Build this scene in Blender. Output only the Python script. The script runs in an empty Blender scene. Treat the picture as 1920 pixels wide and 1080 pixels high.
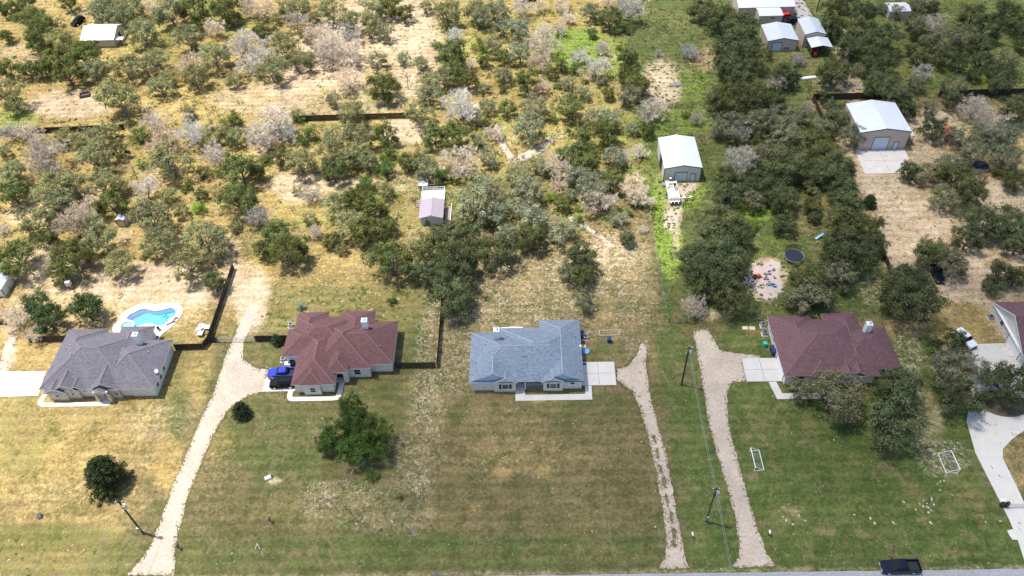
import bpy, math, random, bmesh
import numpy as np
from mathutils import Vector, Matrix
from mathutils.geometry import tessellate_polygon
from mathutils import noise as mnoise

# ------------------------------------------------------------------ camera, light, exposure
scene = bpy.context.scene
COL = scene.collection
CAM_H = 120.0
FOC = 1504.0                      # focal length in pixels of a 1920 wide frame
PITCH, ROLL, YAW = math.radians(46.3), math.radians(2.3), math.radians(1.6)

def _rot(v):
    return Vector((v[0]*math.cos(YAW)-v[1]*math.sin(YAW), v[0]*math.sin(YAW)+v[1]*math.cos(YAW), v[2]))
FW = _rot((0, math.cos(PITCH), -math.sin(PITCH)))
_r0, _u0 = Vector((1, 0, 0)), Vector((0, math.sin(PITCH), math.cos(PITCH)))
RT = _rot(_r0*math.cos(ROLL)-_u0*math.sin(ROLL))
UP = _rot(_r0*math.sin(ROLL)+_u0*math.cos(ROLL))

cam_data = bpy.data.cameras.new('camera')
cam = bpy.data.objects.new('camera', cam_data)
COL.objects.link(cam)
cam_data.sensor_width = 36.0
cam_data.lens = 36.0*FOC/1920.0
cam_data.clip_start = 0.5
cam_data.clip_end = 6000.0
M = Matrix((RT, UP, -FW)).transposed().to_4x4()
M.translation = Vector((0, 0, CAM_H))
cam.matrix_world = M
scene.camera = cam

SUN_EL = math.radians(70.0)
SUN_H = Vector((-0.95, 0.31, 0)).normalized()        # horizontal direction towards the sun
SUN_DIR = Vector((SUN_H.x*math.cos(SUN_EL), SUN_H.y*math.cos(SUN_EL), math.sin(SUN_EL)))
sd = bpy.data.lights.new('sun', 'SUN')
sd.energy = 4.4
sd.angle = math.radians(0.53)
sd.color = (1.0, 0.955, 0.88)
sun = bpy.data.objects.new('sun', sd)
COL.objects.link(sun)
sun.rotation_euler = SUN_DIR.to_track_quat('Z', 'Y').to_euler()

world = bpy.data.worlds.new('World')
scene.world = world
world.use_nodes = True
wn = world.node_tree
sky = wn.nodes.new('ShaderNodeTexSky')
sky.sky_type = 'NISHITA'
sky.sun_disc = False
sky.sun_elevation = SUN_EL
sky.sun_rotation = math.atan2(SUN_H.x, SUN_H.y)
sky.dust_density = 1.5
bg = wn.nodes['Background']
bg.inputs[1].default_value = 0.145
wn.links.new(sky.outputs[0], bg.inputs[0])
scene.view_settings.view_transform = 'Standard'
scene.view_settings.look = 'None'
scene.view_settings.gamma = 1.0
scene.view_settings.use_curve_mapping = False
scene.view_settings.exposure = 0.62
scene.render.engine = 'CYCLES'
scene.cycles.transparent_max_bounces = 12
scene.cycles.max_bounces = 5

def G(px, py, z=0.0):
    """where the sight line through a pixel of the 1920 x 1080 photograph meets the height z"""
    d = FW + RT*((px-960)/FOC) + UP*((540-py)/FOC)
    t = (z-CAM_H)/d.z
    return (d.x*t, d.y*t)

# ------------------------------------------------------------------ helpers
class MB:
    def __init__(s):
        s.v = []; s.f = []
    def face(s, pts):
        n = len(s.v); s.v += [tuple(p) for p in pts]; s.f.append(tuple(range(n, n+len(pts))))
    def box(s, x0, x1, y0, y1, z0, z1):
        n = len(s.v)
        s.v += [(x, y, z) for z in (z0, z1) for y in (y0, y1) for x in (x0, x1)]
        s.f += [tuple(n+i for i in q) for q in ((0, 2, 3, 1), (4, 5, 7, 6), (0, 1, 5, 4), (2, 6, 7, 3), (0, 4, 6, 2), (1, 3, 7, 5))]
        return s
    def tube(s, p0, p1, r0, r1=None, n=6, caps=True):
        r1 = r0 if r1 is None else r1
        p0, p1 = Vector(p0), Vector(p1)
        d = (p1-p0)
        if d.length < 1e-6: return s
        d.normalize()
        a = d.cross(Vector((0, 0, 1)) if abs(d.z) < .9 else Vector((1, 0, 0))).normalized(); b = d.cross(a)
        k = len(s.v)
        for p, r in ((p0, r0), (p1, r1)):
            for i in range(n):
                t = 2*math.pi*i/n
                s.v.append(tuple(p+(a*math.cos(t)+b*math.sin(t))*r))
        for i in range(n):
            j = (i+1) % n
            s.f.append((k+i, k+j, k+n+j, k+n+i))
        if caps:
            s.f.append(tuple(k+i for i in range(n))[::-1]); s.f.append(tuple(k+n+i for i in range(n)))
        return s
    def prism(s, prof, a0, a1, axis='y'):
        """profile of (u, z) points swept from a0 to a1 along an axis"""
        n = len(prof); k = len(s.v)
        for a in (a0, a1):
            for u, z in prof:
                s.v.append((u, a, z) if axis == 'y' else (a, u, z))
        for i in range(n):
            j = (i+1) % n
            s.f.append((k+i, k+j, k+n+j, k+n+i))
        s.f.append(tuple(range(k, k+n))[::-1]); s.f.append(tuple(range(k+n, k+2*n)))
        return s
    def poly(s, pts, z0, z1):
        """flat polygon with sides (a slab)"""
        k = len(s.v); n = len(pts)
        s.v += [(p[0], p[1], z1) for p in pts]+[(p[0], p[1], z0) for p in pts]
        for t in tessellate_polygon([[Vector((p[0], p[1], 0)) for p in pts]]):
            s.f.append(tuple(k+i for i in t))
        for i in range(n):
            j = (i+1) % n
            s.f.append((k+i, k+n+i, k+n+j, k+j))
        return s
    def ball(s, c, r, nu=10, nv=6, sz=1.0, jit=0, seed=0):
        rr = random.Random(seed); k = len(s.v)
        for j in range(nv+1):
            ph = math.pi*j/nv
            for i in range(nu):
                th = 2*math.pi*i/nu; q = r*(1+jit*(rr.random()-.5))
                s.v.append((c[0]+q*math.sin(ph)*math.cos(th), c[1]+q*math.sin(ph)*math.sin(th), c[2]+q*sz*math.cos(ph)))
        for j in range(nv):
            for i in range(nu):
                a = k+j*nu+i; b = k+j*nu+(i+1) % nu
                s.f.append((a, a+nu, b+nu, b))
        return s
    def transform(s, mat, start=0):
        for i in range(start, len(s.v)):
            s.v[i] = tuple(mat @ Vector(s.v[i]))
        return s

def mesh_of(name, mb, mt, smooth=False):
    me = bpy.data.meshes.new(name)
    me.from_pydata(mb.v, [], mb.f)
    me.materials.append(mt)
    if smooth:
        me.polygons.foreach_set('use_smooth', [True]*len(me.polygons))
    me.validate()
    me.update()
    return me

def obj(name, mb, mt, parent=None, smooth=False, local=False, label=None):
    """one mesh object; vertices are given in world space unless local"""
    if parent is not None and not local:
        o = parent
        off = Vector((0, 0, 0))
        while o is not None:
            off += Vector(o.location); o = o.parent
        if off.length > 0:
            mb.v = [(p[0]-off.x, p[1]-off.y, p[2]-off.z) for p in mb.v]
    ob = bpy.data.objects.new(name, mesh_of(name, mb, mt, smooth))
    COL.objects.link(ob)
    ob.parent = parent
    if label: ob['label'] = label
    return ob

def tag(o, label=None, cat=None, group=None, kind=None):
    if label: o['label'] = label
    if cat: o['category'] = cat
    if group: o['group'] = group
    if kind: o['kind'] = kind
    return o

def thing(name, label, cat, loc=(0, 0, 0), rz=0.0, group=None):
    o = bpy.data.objects.new(name, None)
    COL.objects.link(o)
    o.empty_display_size = 0.3
    o.location = loc
    o.rotation_euler = (0, 0, rz)
    return tag(o, label, cat, group)

def copy_tree(o, parent=None):
    c = o.copy(); COL.objects.link(c); c.parent = parent
    for ch in list(o.children): copy_tree(ch, c)
    return c

# ------------------------------------------------------------------ materials
def new_mat(name):
    m = bpy.data.materials.new(name); m.use_nodes = True
    return m, m.node_tree.nodes, m.node_tree.links, m.node_tree.nodes['Principled BSDF']

def mat(name, col, rough=0.8, var=0.12, scale=2.0, bump=0.0, metal=0.0, spec=0.5, fine=0.0, coat=0.0):
    m, N, L, B = new_mat(name)
    B.inputs['Roughness'].default_value = rough
    B.inputs['Metallic'].default_value = metal
    B.inputs['Specular IOR Level'].default_value = spec
    B.inputs['Coat Weight'].default_value = coat
    tc = N.new('ShaderNodeTexCoord')
    no = N.new('ShaderNodeTexNoise'); no.inputs['Scale'].default_value = scale; no.inputs['Detail'].default_value = 6
    L.new(tc.outputs['Object'], no.inputs['Vector'])
    mr = N.new('ShaderNodeMapRange'); mr.inputs[1].default_value = .25; mr.inputs[2].default_value = .75
    mr.inputs[3].default_value = 1-var; mr.inputs[4].default_value = 1+var
    L.new(no.outputs[0], mr.inputs[0])
    last = mr.outputs[0]
    if fine:
        n2 = N.new('ShaderNodeTexNoise'); n2.inputs['Scale'].default_value = scale*8; n2.inputs['Detail'].default_value = 3
        L.new(tc.outputs['Object'], n2.inputs['Vector'])
        m2 = N.new('ShaderNodeMapRange'); m2.inputs[1].default_value = .3; m2.inputs[2].default_value = .7
        m2.inputs[3].default_value = 1-fine; m2.inputs[4].default_value = 1+fine
        L.new(n2.outputs[0], m2.inputs[0])
        mu = N.new('ShaderNodeMath'); mu.operation = 'MULTIPLY'
        L.new(last, mu.inputs[0]); L.new(m2.outputs[0], mu.inputs[1]); last = mu.outputs[0]
    vm = N.new('ShaderNodeVectorMath'); vm.operation = 'SCALE'
    vm.inputs[0].default_value = col
    L.new(last, vm.inputs['Scale'])
    L.new(vm.outputs[0], B.inputs['Base Color'])
    if bump:
        bp = N.new('ShaderNodeBump'); bp.inputs['Strength'].default_value = bump; bp.inputs['Distance'].default_value = .05
        L.new(no.outputs[0], bp.inputs['Height']); L.new(bp.outputs[0], B.inputs['Normal'])
    return m

def ribbed(name, col, pitch, depth=0.35, axis='X', rough=.45, metal=.0, var=.06, dark=.9):
    """painted sheet metal or lap siding: fine relief lines across one axis"""
    m = mat(name, col, rough, var, .6, 0, metal)
    N, L = m.node_tree.nodes, m.node_tree.links; B = N['Principled BSDF']
    tc = N.new('ShaderNodeTexCoord')
    w = N.new('ShaderNodeTexWave'); w.wave_type = 'BANDS'; w.bands_direction = axis
    w.inputs['Scale'].default_value = 0.314/pitch*1.0
    L.new(tc.outputs['Object'], w.inputs['Vector'])
    bp = N.new('ShaderNodeBump'); bp.inputs['Strength'].default_value = depth; bp.inputs['Distance'].default_value = .04
    L.new(w.outputs['Fac'], bp.inputs['Height']); L.new(bp.outputs[0], B.inputs['Normal'])
    return m

def shingle(name, c1, c2):
    m, N, L, B = new_mat(name)
    B.inputs['Roughness'].default_value = .92
    B.inputs['Specular IOR Level'].default_value = .25
    tc = N.new('ShaderNodeTexCoord')
    br = N.new('ShaderNodeTexVoronoi'); br.inputs['Scale'].default_value = 3.2
    mp = N.new('ShaderNodeMapping'); mp.inputs['Scale'].default_value = (1, 1.7, 1.7)
    L.new(tc.outputs['Object'], mp.inputs[0]); L.new(mp.outputs[0], br.inputs['Vector'])
    n1 = N.new('ShaderNodeTexNoise'); n1.inputs['Scale'].default_value = .5; n1.inputs['Detail'].default_value = 7; n1.inputs['Roughness'].default_value = .7
    L.new(tc.outputs['Object'], n1.inputs['Vector'])
    sep = N.new('ShaderNodeSeparateColor'); L.new(br.outputs['Color'], sep.inputs[0])
    ad = N.new('ShaderNodeMath'); ad.operation = 'ADD'; L.new(sep.outputs[0], ad.inputs[0]); L.new(n1.outputs[0], ad.inputs[1])
    mr = N.new('ShaderNodeMapRange'); mr.inputs[1].default_value = .2; mr.inputs[2].default_value = 1.35
    L.new(ad.outputs[0], mr.inputs[0])
    mx = N.new('ShaderNodeMix'); mx.data_type = 'RGBA'
    mx.inputs[6].default_value = (*c1, 1); mx.inputs[7].default_value = (*c2, 1)
    L.new(mr.outputs[0], mx.inputs[0]); L.new(mx.outputs[2], B.inputs['Base Color'])
    bp = N.new('ShaderNodeBump'); bp.inputs['Strength'].default_value = .3; bp.inputs['Distance'].default_value = .05
    L.new(sep.outputs[0], bp.inputs['Height']); L.new(bp.outputs[0], B.inputs['Normal'])
    return m

def leafmat(name, rough=.85, spread=.5):
    """foliage tinted per tree (object colour) and per clump (noise through the crown)"""
    m, N, L, B = new_mat(name)
    B.inputs['Roughness'].default_value = rough
    B.inputs['Specular IOR Level'].default_value = .06
    oi = N.new('ShaderNodeObjectInfo')
    tc = N.new('ShaderNodeTexCoord')
    no = N.new('ShaderNodeTexNoise'); no.inputs['Scale'].default_value = .9; no.inputs['Detail'].default_value = 2
    n2 = N.new('ShaderNodeTexNoise'); n2.inputs['Scale'].default_value = 5.; n2.inputs['Detail'].default_value = 1
    L.new(tc.outputs['Object'], no.inputs['Vector']); L.new(tc.outputs['Object'], n2.inputs['Vector'])
    a = N.new('ShaderNodeMath'); a.operation = 'ADD'; L.new(no.outputs[0], a.inputs[0]); L.new(n2.outputs[0], a.inputs[1])
    mr = N.new('ShaderNodeMapRange'); mr.inputs[1].default_value = .75; mr.inputs[2].default_value = 1.25
    mr.inputs[3].default_value = 1-spread; mr.inputs[4].default_value = 1+spread
    L.new(a.outputs[0], mr.inputs[0])
    vm = N.new('ShaderNodeVectorMath'); vm.operation = 'SCALE'
    L.new(oi.outputs['Color'], vm.inputs[0]); L.new(mr.outputs[0], vm.inputs['Scale'])
    L.new(vm.outputs[0], B.inputs['Base Color'])
    B.inputs['Transmission Weight'].default_value = 0
    tr = N.new('ShaderNodeBsdfTranslucent'); L.new(vm.outputs[0], tr.inputs[0])
    ms = N.new('ShaderNodeMixShader'); ms.inputs[0].default_value = .25
    L.new(B.outputs[0], ms.inputs[1]); L.new(tr.outputs[0], ms.inputs[2])
    L.new(ms.outputs[0], N['Material Output'].inputs[0])
    return m

MT = {}
MT['white'] = mat('white_paint', (.78, .78, .76), .6, .05)
MT['stone'] = mat('cream_masonry', (.64, .615, .56), .85, .16, 1.6, .2, fine=.15)
MT['stone_tan'] = mat('tan_masonry', (.58, .48, .37), .85, .22, 1.4, .2, fine=.18)
MT['bluesiding'] = ribbed('blue_siding', (.40, .52, .72), .2, .3, 'Z', .7)
MT['concrete'] = mat('concrete', (.52, .49, .45), .85, .07, .5, fine=.05)
MT['concrete_w'] = mat('pale_concrete', (.58, .55, .49), .85, .06, .5, fine=.04)
MT['glass'] = mat('window_glass', (.008, .010, .013), .12, .1, spec=.3)
MT['black'] = mat('black_trim', (.018, .018, .02), .5, .1)
MT['rubber'] = mat('rubber', (.02, .02, .02), .85, .1)
MT['darkwood'] = mat('weathered_dark_picket', (.04, .028, .021), .9, .35, 1.2, .3, fine=.3)
MT['postwood'] = mat('post_wood', (.11, .085, .06), .9, .25, 2.)
MT['polewood'] = mat('pole_wood', (.03, .024, .02), .9, .25, 2.)
MT['metalroof'] = ribbed('white_metal_roof', (.53, .55, .575), .3, .22, 'X', .45)
MT['metalroof_b'] = ribbed('pale_grey_metal_roof', (.44, .47, .50), .3, .22, 'X', .45)
MT['liliac'] = ribbed('grey_violet_metal_roof', (.30, .255, .29), .5, .3, 'Y', .55)
MT['tanmetal'] = ribbed('tan_metal_wall', (.50, .41, .345), .3, .35, 'X', .6)
MT['sagemetal'] = ribbed('sage_metal_wall', (.56, .565, .49), .3, .35, 'X', .6)
MT['greywall'] = ribbed('grey_board_wall', (.54, .56, .58), .4, .35, 'X', .7)
MT['bluedoor'] = ribbed('pale_blue_door', (.50, .58, .70), .5, .3, 'Z', .5)
MT['trim'] = mat('dark_bronze_trim', (.05, .045, .045), .5, .1)
MT['steel'] = mat('galvanised_steel', (.45, .46, .47), .4, .1, metal=.7)
MT['chrome'] = mat('bright_metal', (.7, .7, .7), .2, .05, metal=.9)
MT['road'] = mat('road_asphalt', (.30, .295, .30), .9, .10, .35, .1, fine=.14)
MT['patch'] = mat('road_patch', (.10, .10, .11), .9, .15, 1.)
MT['gravelroad'] = mat('pinkish_gravel', (.40, .35, .34), .95, .12, .5, fine=.12)
MT['caliche'] = mat('caliche_gravel', (.43, .355, .275), .95, .16, .28, .3, fine=.14)
MT['roof1'] = shingle('grey_violet_shingle', (.085, .078, .095), (.15, .14, .162))
MT['roof2'] = shingle('maroon_shingle', (.085, .042, .043), (.145, .075, .074))
MT['roof3'] = shingle('slate_blue_shingle', (.115, .145, .185), (.215, .26, .32))
MT['roof4'] = shingle('plum_shingle', (.10, .052, .056), (.165, .09, .096))
MT['cap1'] = mat('grey_ridge_shingle', (.18, .165, .185), .9, .15, 2)
MT['cap2'] = mat('maroon_ridge_shingle', (.21, .115, .105), .9, .15, 2)
MT['cap3'] = mat('slate_ridge_shingle', (.33, .37, .41), .9, .15, 2)
MT['cap4'] = mat('plum_ridge_shingle', (.19, .11, .115), .9, .15, 2)
MT['bark'] = mat('oak_bark', (.10, .08, .065), .95, .3, 3., .3)
MT['bark_d'] = mat('dead_bark', (.20, .165, .145), .95, .3, 3., .3)
MT['leaf'] = leafmat('oak_foliage')
MT['twig'] = leafmat('bare_twigs', .9, .25)
MT['rock'] = mat('pale_limestone', (.45, .39, .29), .9, .2, 2.)
MT['red'] = mat('red_plastic', (.60, .04, .025), .4, .08)
MT['orange'] = mat('orange_plastic', (.70, .12, .04), .4, .08)
MT['blue'] = mat('blue_paint', (.010, .035, .42), .22, .08, coat=1.0)
MT['navy'] = mat('black_blue_paint', (.006, .008, .022), .35, .08, spec=.25)
MT['blackpaint'] = mat('black_paint', (.005, .006, .009), .5, .08, spec=.12)
MT['skyblue'] = mat('light_blue_plastic', (.13, .35, .65), .4, .08)
MT['teal'] = mat('teal_plastic', (.04, .45, .38), .4, .08)
MT['purple'] = mat('lilac_plastic', (.42, .32, .55), .45, .08)
MT['pink'] = mat('pink_plastic', (.62, .35, .48), .45, .08)
MT['navyplastic'] = mat('navy_plastic', (.02, .035, .13), .5, .1)
MT['cardboard'] = mat('pale_board', (.62, .50, .36), .85, .1)
MT['soilbed'] = mat('mulch_bed', (.11, .085, .055), .95, .3, 2., fine=.3)
MT['vinyl'] = mat('cream_vinyl', (.62, .57, .48), .6, .08)
MT['trampmat'] = mat('trampoline_mat', (.012, .013, .03), .7, .1)
MT['rimgrey'] = mat('grey_pad', (.17, .19, .21), .7, .1)
MT['net'] = mat('dark_net', (.02, .03, .025), .8, .1)
MT['carseat'] = mat('dark_interior', (.03, .03, .03), .8, .1)
MT['wire'] = mat('aluminium_wire', (.30, .31, .30), .5, .05)
MT['deckwood'] = mat('grey_deck_board', (.30, .25, .22), .9, .2, 2.)
MT['tlroof'] = ribbed('bare_white_metal_roof', (.78, .78, .76), .4, .15, 'X', .4)

# ------------------------------------------------------------------ terrain
def in_poly(X, Y, poly):
    inside = np.zeros(X.shape, bool)
    n = len(poly); j = n-1
    for i in range(n):
        xi, yi = poly[i]; xj, yj = poly[j]
        c = ((yi > Y) != (yj > Y)) & (X < (xj-xi)*(Y-yi)/(yj-yi+1e-12)+xi)
        inside ^= c; j = i
    return inside

def smooth_loop(pts, sub=6):
    """closed Catmull-Rom loop"""
    out = []; n = len(pts)
    for i in range(n):
        p0, p1, p2, p3 = (Vector(pts[(i+k-1) % n]) for k in range(4))
        for s in range(sub):
            t = s/sub
            out.append(tuple(0.5*((2*p1)+(-p0+p2)*t+(2*p0-5*p1+4*p2-p3)*t*t+(-p0+3*p1-3*p2+p3)*t**3)))
    return out

PZ = lambda x, y: G(200+x/8, 540+y/8)
POOL = smooth_loop([PZ(*p) for p in [(308, 470), (340, 410), (420, 370), (510, 325), (580, 316), (650, 335), (720, 345), (820, 338), (900, 315), (980, 305), (1030, 335), (1042, 385), (1005, 440), (965, 505), (900, 545), (820, 565), (740, 565), (690, 538), (620, 532), (550, 550), (480, 575), (415, 570), (405, 520), (370, 492)]], 4)
DECK = smooth_loop([PZ(*p) for p in [(88, 650), (105, 575), (160, 510), (195, 470), (205, 420), (250, 370), (340, 318), (450, 262), (560, 232), (660, 240), (760, 256), (860, 242), (960, 228), (1060, 238), (1130, 288), (1147, 360), (1112, 430), (1055, 500), (990, 575), (900, 645), (820, 712), (780, 790), (640, 790), (400, 790), (200, 760), (150, 700)]], 4)

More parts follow.
